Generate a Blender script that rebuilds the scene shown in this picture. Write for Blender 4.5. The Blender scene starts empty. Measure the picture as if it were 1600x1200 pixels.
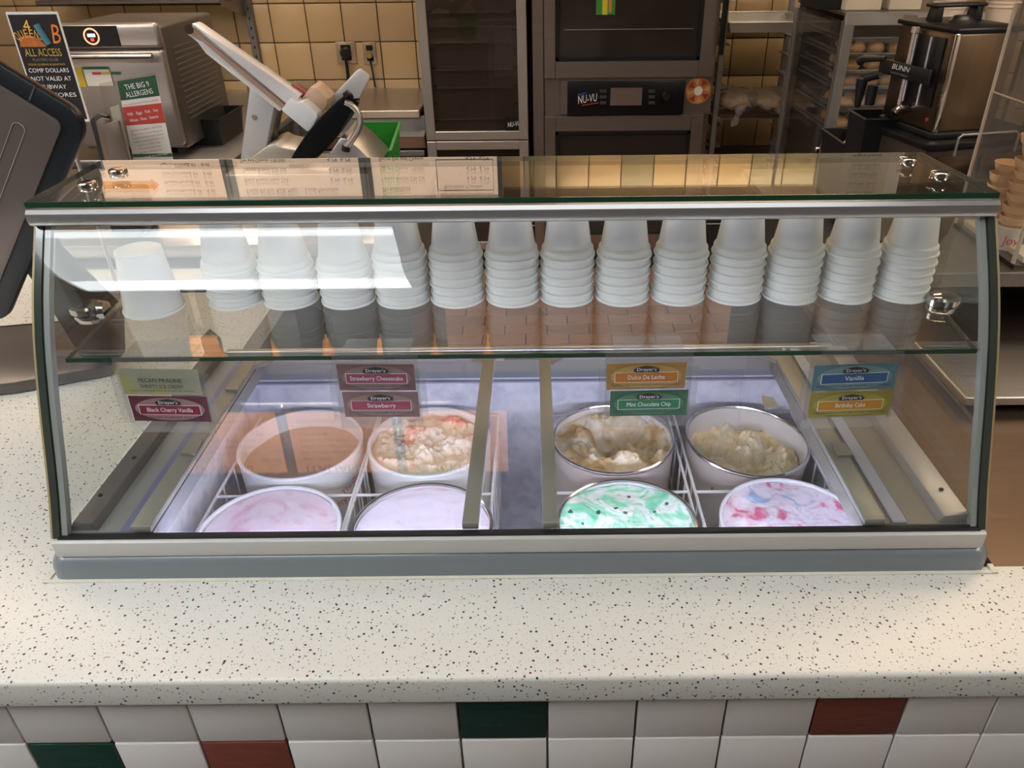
import bpy, bmesh, math, random
from mathutils import Vector, Matrix, noise
random.seed(7)
C = bpy.context.scene
COL = C.collection
# ---------------------------------------------------------------- camera, world, lights, exposure
F = 1205.0; PX = 846.0; PY = 600.0; PITCH = math.radians(30.7); ROLL = 0.010; CH = 1.675
fw = Vector((0, math.cos(PITCH), -math.sin(PITCH))); up0 = Vector((0, math.sin(PITCH), math.cos(PITCH))); rt0 = Vector((1, 0, 0))
UP = up0*math.cos(ROLL) + rt0*math.sin(ROLL); RT = rt0*math.cos(ROLL) - up0*math.sin(ROLL)
cd = bpy.data.cameras.new('camera'); cam = bpy.data.objects.new('camera', cd); COL.objects.link(cam)
M = Matrix((RT, UP, -fw)).transposed().to_4x4(); M.translation = Vector((0, 0, CH)); cam.matrix_world = M
cd.sensor_width = 36; cd.lens = F*36/1600; cd.shift_x = -(PX-800)/1600; cd.clip_start = 0.05
C.camera = cam
C.view_settings.view_transform = 'Standard'; C.view_settings.look = 'None'; C.view_settings.gamma = 1
C.view_settings.use_curve_mapping = False; C.view_settings.exposure = 0.0
C.cycles.transparent_max_bounces = 32
w = bpy.data.worlds.new('world'); C.world = w; w.use_nodes = True
w.node_tree.nodes['Background'].inputs[0].default_value = (1, .92, .82, 1); w.node_tree.nodes['Background'].inputs[1].default_value = 0.25
L_FRONT, L_KITCH, L_STRIP, L_MENU = 9.0, 14.0, 32.0, 1.0

def at(px, py, y):
    d = fw*F + RT*(px-PX) - UP*(py-PY); return Vector((0, 0, CH)) + d*(y/d.y)
def atz(px, py, z):
    d = fw*F + RT*(px-PX) - UP*(py-PY); return Vector((0, 0, CH)) + d*((z-CH)/d.z)

# ---------------------------------------------------------------- materials
def nt(name):
    m = bpy.data.materials.new(name); m.use_nodes = True; t = m.node_tree; return m, t, t.nodes['Principled BSDF'], t.nodes, t.links
def mat(name, c, r=.5, metal=0, var=0, scale=20, bump=0, emis=0, spec=.5, stretch=None, coat=0, sss=0):
    m, t, b, n, l = nt(name)
    b.inputs['Base Color'].default_value = (*c, 1); b.inputs['Roughness'].default_value = r; b.inputs['Metallic'].default_value = metal
    b.inputs['Specular IOR Level'].default_value = spec; b.inputs['Coat Weight'].default_value = coat
    if emis: b.inputs['Emission Color'].default_value = (*c, 1); b.inputs['Emission Strength'].default_value = emis
    if var or bump:
        tc = n.new('ShaderNodeTexCoord'); mp = n.new('ShaderNodeMapping'); nz = n.new('ShaderNodeTexNoise')
        nz.inputs['Scale'].default_value = scale; nz.inputs['Detail'].default_value = 5
        if stretch: mp.inputs['Scale'].default_value = stretch
        l.new(tc.outputs['Object'], mp.inputs[0]); l.new(mp.outputs[0], nz.inputs[0])
        if var:
            mx = n.new('ShaderNodeMixRGB'); mx.inputs[1].default_value = (*[max(0, x*(1-var)) for x in c], 1); mx.inputs[2].default_value = (*[min(1, x*(1+var)) for x in c], 1)
            l.new(nz.outputs[0], mx.inputs[0]); l.new(mx.outputs[0], b.inputs['Base Color'])
        if bump:
            bp = n.new('ShaderNodeBump'); bp.inputs['Strength'].default_value = 1; bp.inputs['Distance'].default_value = bump
            l.new(nz.outputs[0], bp.inputs['Height']); l.new(bp.outputs[0], b.inputs['Normal'])
    return m
def glass(name, tint=(.97, .985, .975), rough=0.0, ior=1.5, haze=0.0):
    m, t, b, n, l = nt(name); n.remove(b); out = n['Material Output']
    tr = n.new('ShaderNodeBsdfTransparent'); tr.inputs[0].default_value = (*tint, 1)
    gl = n.new('ShaderNodeBsdfGlossy'); gl.inputs['Roughness'].default_value = rough; gl.inputs['Color'].default_value = (1, 1, 1, 1)
    ge = n.new('ShaderNodeNewGeometry'); mr = n.new('ShaderNodeMapRange'); mr.inputs[3].default_value = ior; mr.inputs[4].default_value = 1/ior
    fr = n.new('ShaderNodeFresnel'); mx = n.new('ShaderNodeMixShader')
    l.new(ge.outputs['Backfacing'], mr.inputs[0]); l.new(mr.outputs[0], fr.inputs[0]); l.new(fr.outputs[0], mx.inputs[0])
    if haze:
        df = n.new('ShaderNodeBsdfDiffuse'); df.inputs[0].default_value = (.75, .75, .76, 1); m2 = n.new('ShaderNodeMixShader')
        nz = n.new('ShaderNodeTexNoise'); nz.inputs['Scale'].default_value = 7; nz.inputs['Detail'].default_value = 8
        tc = n.new('ShaderNodeTexCoord'); l.new(tc.outputs['Object'], nz.inputs[0]); mu = n.new('ShaderNodeMath'); mu.operation = 'MULTIPLY'; mu.inputs[1].default_value = haze*2
        l.new(nz.outputs[0], mu.inputs[0]); l.new(mu.outputs[0], m2.inputs[0]); l.new(tr.outputs[0], m2.inputs[1]); l.new(df.outputs[0], m2.inputs[2]); l.new(m2.outputs[0], mx.inputs[1])
    else: l.new(tr.outputs[0], mx.inputs[1])
    l.new(gl.outputs[0], mx.inputs[2]); l.new(mx.outputs[0], out.inputs[0]); return m
def emit(name, c, s, back=None):
    m, t, b, n, l = nt(name); b.inputs['Base Color'].default_value = (*c, 1); b.inputs['Emission Color'].default_value = (*c, 1); b.inputs['Emission Strength'].default_value = s; b.inputs['Roughness'].default_value = .6
    return m
def speckle(name):
    m, t, b, n, l = nt(name); b.inputs['Roughness'].default_value = .33
    tc = n.new('ShaderNodeTexCoord'); last = None
    base = n.new('ShaderNodeRGB'); base.outputs[0].default_value = (.73, .715, .665, 1); last = base.outputs[0]
    for sc, th, keep, cols in ((108, .175, .40, ((.03, .03, .06), (.16, .03, .05))), (180, .20, .30, ((.10, .12, .16), (.30, .26, .24))), (330, .22, .22, ((.42, .42, .42), (.45, .38, .37)))):
        v = n.new('ShaderNodeTexVoronoi'); v.inputs['Scale'].default_value = sc; l.new(tc.outputs['Object'], v.inputs[0])
        lt = n.new('ShaderNodeMath'); lt.operation = 'LESS_THAN'; lt.inputs[1].default_value = th; l.new(v.outputs['Distance'], lt.inputs[0])
        sp = n.new('ShaderNodeSeparateColor'); l.new(v.outputs['Color'], sp.inputs[0])
        k = n.new('ShaderNodeMath'); k.operation = 'LESS_THAN'; k.inputs[1].default_value = keep*2; l.new(sp.outputs[0], k.inputs[0])
        an = n.new('ShaderNodeMath'); an.operation = 'MULTIPLY'; l.new(lt.outputs[0], an.inputs[0]); l.new(k.outputs[0], an.inputs[1])
        cm = n.new('ShaderNodeMixRGB'); cm.inputs[1].default_value = (*cols[0], 1); cm.inputs[2].default_value = (*cols[1], 1)
        g = n.new('ShaderNodeMath'); g.operation = 'GREATER_THAN'; g.inputs[1].default_value = .55; l.new(sp.outputs[1], g.inputs[0]); l.new(g.outputs[0], cm.inputs[0])
        mx = n.new('ShaderNodeMixRGB'); l.new(an.outputs[0], mx.inputs[0]); l.new(last, mx.inputs[1]); l.new(cm.outputs[0], mx.inputs[2]); last = mx.outputs[0]
    l.new(last, b.inputs['Base Color']); return m
def ramp(name, stops, scale=12, r=.5, bump=.004, detail=6, dist=0.6, chips=None, bscale=60):
    m, t, b, n, l = nt(name); b.inputs['Roughness'].default_value = r; b.inputs['Subsurface Weight'].default_value = 0
    tc = n.new('ShaderNodeTexCoord'); nz = n.new('ShaderNodeTexNoise'); nz.inputs['Scale'].default_value = scale; nz.inputs['Detail'].default_value = detail; nz.inputs['Distortion'].default_value = dist
    l.new(tc.outputs['Object'], nz.inputs[0]); cr = n.new('ShaderNodeValToRGB'); e = cr.color_ramp.elements
    while len(e) < len(stops): e.new(.5)
    for i, (p, c) in enumerate(stops): e[i].position = p; e[i].color = (*c, 1)
    l.new(nz.outputs[0], cr.inputs[0]); last = cr.outputs[0]
    if chips:
        v = n.new('ShaderNodeTexVoronoi'); v.inputs['Scale'].default_value = chips[0]; nd_ = n.new('ShaderNodeTexNoise'); nd_.inputs['Scale'].default_value = 90; l.new(tc.outputs['Object'], nd_.inputs[0]); vm = n.new('ShaderNodeVectorMath'); vm.operation = 'MULTIPLY_ADD'; vm.inputs[1].default_value = (.012, .012, .012); l.new(nd_.outputs['Color'], vm.inputs[0]); l.new(tc.outputs['Object'], vm.inputs[2]); l.new(vm.outputs[0], v.inputs[0])
        lt = n.new('ShaderNodeMath'); lt.operation = 'LESS_THAN'; lt.inputs[1].default_value = chips[1]; l.new(v.outputs['Distance'], lt.inputs[0])
        mx = n.new('ShaderNodeMixRGB'); l.new(lt.outputs[0], mx.inputs[0]); l.new(last, mx.inputs[1]); mx.inputs[2].default_value = (*chips[2], 1); last = mx.outputs[0]
    l.new(last, b.inputs['Base Color'])
    n2 = n.new('ShaderNodeTexNoise'); n2.inputs['Scale'].default_value = bscale; n2.inputs['Detail'].default_value = 8; l.new(tc.outputs['Object'], n2.inputs[0])
    bp = n.new('ShaderNodeBump'); bp.inputs['Distance'].default_value = bump; l.new(n2.outputs[0], bp.inputs['Height']); l.new(bp.outputs[0], b.inputs['Normal'])
    return m

SPECK = speckle('speckled_solid_surface')
STEEL = mat('brushed_steel', (.50, .47, .44), .32, .9, .12, 8, 0, stretch=(1, 12, 12))
STEELD = mat('dark_brushed_steel', (.22, .195, .18), .38, .8, .15, 6, 0, stretch=(20, 1, 1))
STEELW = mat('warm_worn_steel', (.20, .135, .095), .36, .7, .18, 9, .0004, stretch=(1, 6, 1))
ALU = mat('satin_aluminium', (.62, .62, .63), .28, .85, .06, 30, 0, stretch=(.2, 8, 8))
ALUD = mat('dull_aluminium', (.42, .42, .43), .4, .8, .08, 10)
CHROME = mat('chrome', (.62, .60, .58), .12, 1)
WHITEP = mat('white_strip', (.50, .49, .47), .35, 0, .03, 12)
BLUEGREY = mat('blue_grey_moulding', (.175, .20, .22), .28, 0, .05, 6, coat=.3)
CAULK = mat('caulk', (.70, .68, .58), .6, 0, .12, 60)
FRAME = mat('taupe_lid_frame', (.27, .26, .235), .38, .1, .05, 20)
DARKF = mat('dark_grey_rail', (.17, .165, .165), .4, .3, .1, 15)
DECK = mat('grey_deck', (.26, .27, .28), .38, .1, .05, 12)
VIOLET = mat('violet_blue_strip', (.17, .18, .33), .35)
RAILP = mat('pale_rail', (.36, .335, .33), .32, .2)
LINER = ramp('frosted_liner', ((.3, (.55, .56, .68)), (.5, (.76, .76, .84)), (.7, (.88, .88, .94))), 30, .45, .003)
GLASS = glass('clear_glass', (.965, .975, .965), haze=.005)
SHELFG = glass('shelf_glass', (.94, .955, .945), haze=.003)
LIDG = glass('lid_glass', (.96, .965, .97), haze=.006)
ACRYL = glass('clear_acrylic', (.93, .93, .93), .03, 1.4, haze=.06)
ACRYLW = glass('scuffed_acrylic', (.90, .88, .85), .05, 1.35, haze=.025)
DGLASS = mat('dark_oven_glass', (.035, .028, .024), .08, 0, .2, 4)
EDGE = mat('green_glass_edge', (.012, .05, .028), .12, 0, .3, 10, coat=.5)
EDGEL = mat('pale_green_glass_edge', (.045, .055, .045), .12, 0, .25, 8, coat=.8)
SEAL = mat('clear_grey_seal', (.30, .32, .31), .25)
AMBER = mat('yellowed_seal', (.38, .29, .14), .4)
FOAM = mat('white_foam', (.80, .80, .77), .45, 0, .02, 60)
BLACK = mat('black_plastic', (.012, .012, .013), .4, spec=.35)
BLACKG = mat('black_satin', (.010, .010, .011), .3, spec=.25)
TWHITE = mat('white_glazed_tile', (.80, .765, .735), .14, 0, .03, 7)
TGREEN = mat('dark_green_tile', (.012, .045, .035), .15, 0, .35, 30, stretch=(1, 6, 6))
TRED = mat('brick_red_tile', (.20, .055, .038), .25, 0, .25, 30, stretch=(1, 6, 6))
GROUT = mat('front_grout', (.42, .38, .33), .9)
GROUTY = mat('wall_grout', (.13, .085, .045), .9)
TY = [mat('mustard_wall_tile', (.56, .385, .20), .3, 0, .12, 5), mat('tan_wall_tile', (.52, .36, .205), .3, 0, .12, 5), mat('olive_wall_tile', (.36, .285, .16), .3, 0, .12, 5)]
FLOORT = [mat('red_quarry_tile', (.46, .235, .15), .5, 0, .2, 9), mat('brown_quarry_tile', (.38, .19, .125), .5, 0, .2, 9)]
FGROUT = mat('floor_grout', (.05, .04, .035), .9)
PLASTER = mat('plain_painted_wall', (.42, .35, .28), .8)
CEIL = mat('ceiling_panel', (.40, .37, .33), .9)
PAPER = mat('white_paper', (.78, .76, .72), .6)
INK = mat('black_ink', (.02, .02, .02), .6)
WHITEI = mat('white_ink', (.85, .85, .83), .6)
GREYI = mat('grey_ink', (.25, .22, .20), .6)
REDI = mat('red_ink', (.55, .05, .04), .5)
GOLD = mat('gold_ink', (.55, .36, .08), .4)
GREENI = mat('green_ink', (.02, .13, .06), .5)
GREENP = mat('bright_green_plastic', (.03, .32, .04), .35)
WIRE = mat('white_coated_wire', (.78, .78, .80), .35)
PEACH = mat('tan_block', (.62, .42, .30), .4)
MAROON = mat('dark_red_plastic', (.28, .03, .05), .35)
ORANGE = mat('orange_plastic', (.40, .09, .02), .4)
BREAD = ramp('bread_crust', ((.3, (.55, .33, .17)), (.55, (.72, .48, .28)), (.75, (.80, .62, .42))), 14, .6, .002)
CONE = ramp('cake_cone', ((.3, (.62, .38, .18)), (.7, (.80, .56, .32))), 30, .6, .001)
CARTON = mat('carton_board', (.74, .68, .57), .7, 0, .06, 10)

# ---------------------------------------------------------------- builders
class MB:
    def __init__(s): s.b = bmesh.new()
    def _xf(s, vs, M):
        if M is not None: bmesh.ops.transform(s.b, matrix=M, verts=vs)
    def box(s, a, c, bev=0, seg=2, M=None):
        r = bmesh.ops.create_cube(s.b, size=1); vs = r['verts']
        a, c = Vector(a), Vector(c); lo = Vector([min(a[i], c[i]) for i in range(3)]); hi = Vector([max(a[i], c[i]) for i in range(3)])
        for v in vs: v.co = Vector([(lo[i]+hi[i])/2 + v.co[i]*(hi[i]-lo[i]) for i in range(3)])
        if bev:
            es = list({e for v in vs for e in v.link_edges}); n0 = set(s.b.verts)-set(vs)
            bmesh.ops.bevel(s.b, geom=es, offset=bev, segments=seg, profile=.5, affect='EDGES'); vs = [v for v in s.b.verts if v not in n0]
        s._xf(vs, M); return s
    def prism(s, poly, d, bev=0):  # poly: list of 3D points (planar); d: extrusion vector
        vs = [s.b.verts.new(p) for p in poly]; f = s.b.faces.new(vs)
        r = bmesh.ops.extrude_face_region(s.b, geom=[f]); nv = [g for g in r['geom'] if isinstance(g, bmesh.types.BMVert)]
        bmesh.ops.translate(s.b, vec=Vector(d), verts=nv)
        bmesh.ops.recalc_face_normals(s.b, faces=list({f for v in vs+nv for f in v.link_faces}))
        if bev:
            es = list({e for v in vs+nv for e in v.link_edges}); bmesh.ops.bevel(s.b, geom=es, offset=bev, segments=2, profile=.5, affect='EDGES')
        return s
    def lathe(s, prof, o=(0, 0, 0), n=32, M=None, close=False):  # prof: (r, z)
        rings = []; new = []
        for r, z in prof:
            if r < 1e-6: v = s.b.verts.new((o[0], o[1], o[2]+z)); rings.append([v]*n); new.append(v)
            else:
                ring = [s.b.verts.new((o[0]+r*math.cos(2*math.pi*i/n), o[1]+r*math.sin(2*math.pi*i/n), o[2]+z)) for i in range(n)]; rings.append(ring); new += ring
        for a, c in zip(rings, rings[1:]):
            for i in range(n):
                q = [a[i], a[(i+1) % n], c[(i+1) % n], c[i]]; u = []
                for v in q:
                    if v not in u: u.append(v)
                if len(u) > 2:
                    try: s.b.faces.new(u)
                    except ValueError: pass
        s._xf(new, M); return s
    def tube(s, pts, r, n=8, cap=True):
        pts = [Vector(p) for p in pts]; rings = []; prev = None
        for i, p in enumerate(pts):
            t = ((pts[min(i+1, len(pts)-1)]-pts[max(i-1, 0)])).normalized()
            a = Vector((0, 0, 1)) if abs(t.z) < .9 else Vector((1, 0, 0))
            if prev is not None: a = prev
            u = (a - t*a.dot(t)).normalized(); prev = u; v = t.cross(u); rr = r[i] if isinstance(r, (list, tuple)) else r
            rings.append([s.b.verts.new(p+(u*math.cos(2*math.pi*k/n)+v*math.sin(2*math.pi*k/n))*rr) for k in range(n)])
        for a, c in zip(rings, rings[1:]):
            for k in range(n): s.b.faces.new((a[k], a[(k+1) % n], c[(k+1) % n], c[k]))
        if cap: s.b.faces.new(rings[0][::-1]); s.b.faces.new(rings[-1])
        return s
    def blob(s, c, rad, amp=.2, fr=3, sub=3, seed=0):
        r = bmesh.ops.create_icosphere(s.b, subdivisions=sub, radius=1)
        for v in r['verts']:
            k = 1+amp*noise.noise(v.co*fr+Vector((seed, 0, 0))); v.co = Vector((v.co.x*rad[0]*k, v.co.y*rad[1]*k, v.co.z*rad[2]*k))+Vector(c)
        return s
    def sheet(s, fn, nu, nv):
        g = [[s.b.verts.new(fn(i/nu, j/nv)) for j in range(nv+1)] for i in range(nu+1)]
        for i in range(nu):
            for j in range(nv): s.b.faces.new((g[i][j], g[i+1][j], g[i+1][j+1], g[i][j+1]))
        return s
def wloc(o):
    v = Vector((0, 0, 0))
    while o is not None: v += o.location; o = o.parent
    return v
def obj(name, mb, m, parent=None, smooth=True, recalc=True, **kw):
    if recalc: bmesh.ops.recalc_face_normals(mb.b, faces=mb.b.faces)
    me = bpy.data.meshes.new(name); mb.b.to_mesh(me); mb.b.free()
    if parent is not None: me.transform(Matrix.Translation(-wloc(parent)))
    for mm in (m if isinstance(m, (list, tuple)) else [m]): me.materials.append(mm)
    if smooth:
        me.polygons.foreach_set('use_smooth', [True]*len(me.polygons)); me.set_sharp_from_angle(angle=math.radians(35))
    o = bpy.data.objects.new(name, me); COL.objects.link(o)
    if parent is not None: o.parent = parent
    for k, v in kw.items(): o[k] = v
    return o
def tag(o, label, cat, group=None):
    o['label'] = label; o['category'] = cat
    if group: o['group'] = group
    return o
def thing(name, label, cat, loc=(0, 0, 0), group=None):
    o = bpy.data.objects.new(name, None); o.empty_display_size = .05; COL.objects.link(o); o.location = loc; return tag(o, label, cat, group)
def dup(root, loc, label=None, group=None):
    def cp(o, p):
        c = o.copy(); COL.objects.link(c); c.parent = p
        for ch in [x for x in KIDS.get(o.name, ())]: cp(ch, c)
        return c
    KIDS = {}
    for o in bpy.data.objects:
        if o.parent: KIDS.setdefault(o.parent.name, []).append(o)
    c = cp(root, None); c.location = loc
    if label: c['label'] = label
    if group: c['group'] = group
    return c
TXT = {}
def txt(s, m, parent, o, ux, uy, h, wd=None, name='lettering', align='CENTER', off=.0006, italic=0, line=None, **kw):
    """flat letters: o centre/baseline origin, ux/uy unit dirs, h cap height in metres, wd fitted width"""
    ux = Vector(ux).normalized(); uy = Vector(uy).normalized(); nn = ux.cross(uy)
    cu = bpy.data.curves.new('t', 'FONT'); cu.body = s; cu.align_x = align; cu.size = 1; cu.resolution_u = 2; cu.shear = italic
    if line: cu.space_line = line
    to = bpy.data.objects.new('t', cu); COL.objects.link(to); bpy.context.view_layer.update()
    me = bpy.data.meshes.new_from_object(to); bpy.data.objects.remove(to)
    if not len(me.vertices): return None
    xs = [v.co.x for v in me.vertices]; k = h/.70; kx = k if not wd else wd/(max(xs)-min(xs))
    o = Vector(o)-wloc(parent)
    for v in me.vertices: v.co = o+ux*(v.co.x*kx)+uy*(v.co.y*k)+nn*off
    me.materials.clear(); me.materials.append(m); ob = bpy.data.objects.new(name, me); COL.objects.link(ob); ob.parent = parent
    for a, b in kw.items(): ob[a] = b
    return ob
def quadcard(name, c, ux, uy, w_, h_, th, m, parent, **kw):  # c = centre of the front face
    ux = Vector(ux).normalized(); uy = Vector(uy).normalized(); n = ux.cross(uy); c = Vector(c)
    p = [c-ux*w_/2-uy*h_/2, c+ux*w_/2-uy*h_/2, c+ux*w_/2+uy*h_/2, c-ux*w_/2+uy*h_/2]
    return obj(name, MB().prism(p, -n*th), m, parent, smooth=False, **kw)
X, Y, Z = Vector((1, 0, 0)), Vector((0, 1, 0)), Vector((0, 0, 1))
ORD = ['first', 'second', 'third', 'fourth', 'fifth', 'sixth', 'seventh', 'eighth', 'ninth', 'tenth', 'eleventh', 'twelfth', 'thirteenth', 'fourteenth', 'fifteenth']

# ---------------------------------------------------------------- room shell
RX0, RX1, RY0, RY1, RZ = -3.2, 3.4, -3.2, 4.85, 2.7
fl = obj('floor', MB().box((RX0, RY0, -.05), (RX1, RY1, -.006)), FGROUT, kind='structure', smooth=False)
tl = MB().box((-.0995, -.049, -.006), (.0995, .049, .002), .002, 1); tile0 = None
for r in range(15):
    for c in range(-7, 10):
        yy = 2.62+r*.1025; xx = c*.2035+(r % 2)*.102+.03
        if tile0 is None: tile0 = obj('tile', tl, FLOORT[0], fl); meshes = [tile0.data, tile0.data.copy()]; meshes[1].materials[0] = FLOORT[1]; o = tile0
        else: o = bpy.data.objects.new('tile', random.choice(meshes)); COL.objects.link(o); o.parent = fl
        o.location = (xx, yy, 0)
obj('wall_back', MB().box((RX0, RY1, 0), (RX1, RY1+.1, RZ)), GROUTY, kind='structure', smooth=False)
wb = bpy.data.objects['wall_back']
t0 = obj('tile', MB().box((-.099, -.012, -.099), (.099, 0, .099), .004, 2), TY[0], wb); tm = [t0.data]
for k in (1, 2): d = t0.data.copy(); d.materials[0] = TY[k]; tm.append(d)
first = True
for r in range(10):
    for c in range(-15, 15):
        zz = .60+r*.2035; xx = c*.2035+.005
        k = 0 if random.random() < .55 else (1 if random.random() < .75 else 2)
        if first: o = t0; first = False
        else: o = bpy.data.objects.new('tile', tm[k]); COL.objects.link(o); o.parent = wb
        o.location = (xx, RY1, zz)
obj('wall_left', MB().box((RX0-.1, RY0, 0), (RX0, RY1, RZ)), PLASTER, kind='structure', smooth=False)
obj('wall_right', MB().box((RX1, RY0, 0), (RX1+.1, RY1, RZ)), PLASTER, kind='structure', smooth=False)
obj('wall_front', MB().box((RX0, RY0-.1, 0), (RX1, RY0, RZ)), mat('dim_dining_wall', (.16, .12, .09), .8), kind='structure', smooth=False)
obj('ceiling', MB().box((RX0, RY0, RZ), (RX1, RY1, RZ+.1)), CEIL, kind='structure', smooth=False)
def troffer(x0, x1, y0, y1, col, s, label, dif=.55):
    t = thing('ceiling_light', label, 'ceiling light', ((x0+x1)/2, (y0+y1)/2, RZ), 'ceiling lights')
    mb = MB(); e = .03
    for a, c in (((x0-e, y0-e), (x1+e, y0)), ((x0-e, y1), (x1+e, y1+e)), ((x0-e, y0), (x0, y1)), ((x1, y0), (x1+e, y1))): mb.box((a[0], a[1], RZ-.03), (c[0], c[1], RZ))
    obj('frame', mb, WHITEP, t); obj('diffuser', MB().box((x0, y0, RZ-.018), (x1, y1, RZ-.008)), emit('lit_diffuser', col, s*dif), t)
    for f in (.14, .86): yc = y0+(y1-y0)*f; obj('lamp_tube', MB().box((x0+.01, yc-(y1-y0)*.11, RZ-.022), (x1-.01, yc+(y1-y0)*.11, RZ-.0182)), emit('lit_tube', col, s*1.15), t)
troffer(-1.78, -.50, -.70, -.03, (.92, .97, 1), L_FRONT*1.05, 'white two tube ceiling light behind the viewer, left of centre')
troffer(-1.0, 1.0, .12, .52, (.97, .98, 1), L_FRONT*.28, 'added white fill light on the ceiling directly over the countertop')  # unseen fill, added to light the counter without showing in the front glass
troffer(-3.1, -2.3, -.9, .4, (.95, .98, 1), L_FRONT*2.3, 'added white fill light near the left wall')  # added side fill, kept out of view and out of the glass reflections
troffer(2.35, 3.2, -.9, .4, (1, .95, .88), L_FRONT*1.9, 'added warm white fill light near the right wall')  # unseen fill for the other side, added in a warmer tone
troffer(-1.7, -.5, 3.35, 3.7, (1, .88, .74), L_KITCH*1.4, 'warm ceiling light above the aisle behind the slicer')
troffer(.7, 1.9, 1.5, 2.0, (1, .76, .50), L_KITCH, 'added amber fill light above the coffee server')  # made-up lamp, placed clear of the lid reflections to lift the upper wall
troffer(.1, 2.0, 4.42, 4.72, (1, .84, .60), L_KITCH*1.0, 'added warm light brightening the tiled wall above the bake oven')  # added lamp that brightens the right part of the tiled wall
troffer(-2.6, -1.4, 1.9, 2.3, (1, .80, .58), L_KITCH, 'amber ceiling light above the rapid oven')

# ---------------------------------------------------------------- counter front wall with tiles
wf = obj('wall_counter', MB().box((-2.6, .606, 0), (2.6, .70, .905)), GROUT, kind='structure', smooth=False)
P = .108; tms = {}
for r in range(3):
    ztop = .905 if r == 0 else .807-(r-1)*P; zb = .807-r*P
    for c in range(-13, 13):
        m = TWHITE
        if (r, c) in ((0, -1), (1, -6), (2, 2), (0, 8)): m = TGREEN
        if (r, c) in ((0, 3), (1, -4), (2, -9)): m = TRED
        key = (r == 0, m.name)
        if key not in tms:
            o = obj('tile', MB().box((.0012, -.008, .0012), (P-.0012, 0, ztop-zb-.0012), .0025, 2), m, wf); tms[key] = o.data
        else: o = bpy.data.objects.new('tile', tms[key]); COL.objects.link(o); o.parent = wf
        o.location = (.003+c*P, .606, zb)
        if m is not TWHITE: o['label'] = 'dark green glazed tile' if m is TGREEN else 'brick red tile'
# countertop (L shape, speckled)
mb = MB(); poly = [(-2.6, .575), (2.6, .575), (2.6, .742), (-.60, .742), (-.60, 1.8), (-2.6, 1.8)]
mb.prism([(x, y, .906) for x, y in poly], (0, 0, .044))
es = [e for e in mb.b.edges if all(v.co.y < .58 for v in e.verts) and abs(e.verts[0].co.z-e.verts[1].co.z) < 1e-4]
bmesh.ops.bevel(mb.b, geom=es, offset=.006, segments=4, profile=.5, affect='EDGES')
tag(obj('countertop', mb, SPECK), 'white speckled solid surface countertop under the glass ice cream case', 'counter')
mb = MB(); mb.box((-2.6, .702, 0), (-.63, 1.8, .9055))
tag(obj('counter_cabinet', mb, mat('grey_cabinet', (.22, .21, .20), .5)), 'grey cabinet carrying the speckled counter left of the aisle', 'cabinet')

# ---------------------------------------------------------------- ice cream case
CX0, CX1 = -.6215, .561
case = thing('ice_cream_case', 'curved glass countertop ice cream dipping case with grey base', 'display case', (0, .74, .95))
PROF = [(.745, 1.011), (.766, 1.055), (.785, 1.10), (.803, 1.145), (.822, 1.19), (.845, 1.24), (.872, 1.288), (.900, 1.330), (.925, 1.366)]
def cat(pts, n):
    out = []
    for i in range(len(pts)-1):
        p0, p1, p2, p3 = pts[max(i-1, 0)], pts[i], pts[i+1], pts[min(i+2, len(pts)-1)]
        for k in range(n):
            t = k/n; out.append(tuple(.5*((2*p1[j])+(-p0[j]+p2[j])*t+(2*p0[j]-5*p1[j]+4*p2[j]-p3[j])*t*t+(-p0[j]+3*p1[j]-3*p2[j]+p3[j])*t**3) for j in range(2)))
    out.append(pts[-1]); return out
PS = cat(PROF, 4)
# base moulding: rounded bulge
bp = [(.742, .9495), (.735, .951), (.733, .958), (.734, .972), (.738, .982), (.748, .986), (1.34, .986), (1.34, .9495)]
mb = MB(); o_ = [(-.640, .733), (.580, .733), (.580, 1.262), (-.640, 1.262)]; i_ = [(-.596, .757), (.526, .757), (.526, 1.2445), (-.596, 1.2445)]
lv_ = [(0, .9505, 0), (0, .954, 0), (.0, .966, 0), (.002, .974, 0), (.006, .981, 0), (.013, .986, 0)]
def rr_(P_, d, r, z):
    (x0, y0), (x1, y1) = P_[0], P_[2]; o = []
    for cx, cy, a0 in ((x1-d-r, y1-d-r, 0), (x0+d+r, y1-d-r, 90), (x0+d+r, y0+d+r, 180), (x1-d-r, y0+d+r, 270)):
        for k in range(7): a = math.radians(a0+15*k); o.append(mb.b.verts.new((cx+r*math.cos(a), cy+r*math.sin(a), z)))
    return o
RR_ = [rr_(o_, 0, .022, .9505)]+[rr_(o_, d, .022-d*.5, z) for d, z, _ in lv_[1:]]+[rr_(i_, 0, .004, .986), rr_(i_, 0, .004, .9505)]
for a, b_ in zip(RR_, RR_[1:]+RR_[:1]):
    for k in range(28): mb.b.faces.new((a[k], a[(k+1) % 28], b_[(k+1) % 28], b_[k]))
obj('base', mb, BLUEGREY, case)
mb = MB(); mb.box((-.647, .7285, .9500), (.588, .7345, .9525), .001, 1); mb.box((-.647, .7285, .95), (-.640, 1.2, .9522)); mb.box((.580, .7285, .95), (.587, .744, .9535))
obj('caulk_bead', mb, CAULK, case)
mb = MB(); mb.prism([(CX0-.001, .739, .9855), (CX0-.001, .7385, 1.008), (CX0-.001, .742, 1.0105), (CX0-.001, .756, 1.0105), (CX0-.001, .756, .9855)], (CX1-CX0+.002, 0, 0), .0008)
obj('lower_trim', mb, WHITEP, case)
obj('black_gasket', MB().box((CX0+.006, .743, 1.0105), (CX1-.006, .752, 1.0135)), BLACK, case)
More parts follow.
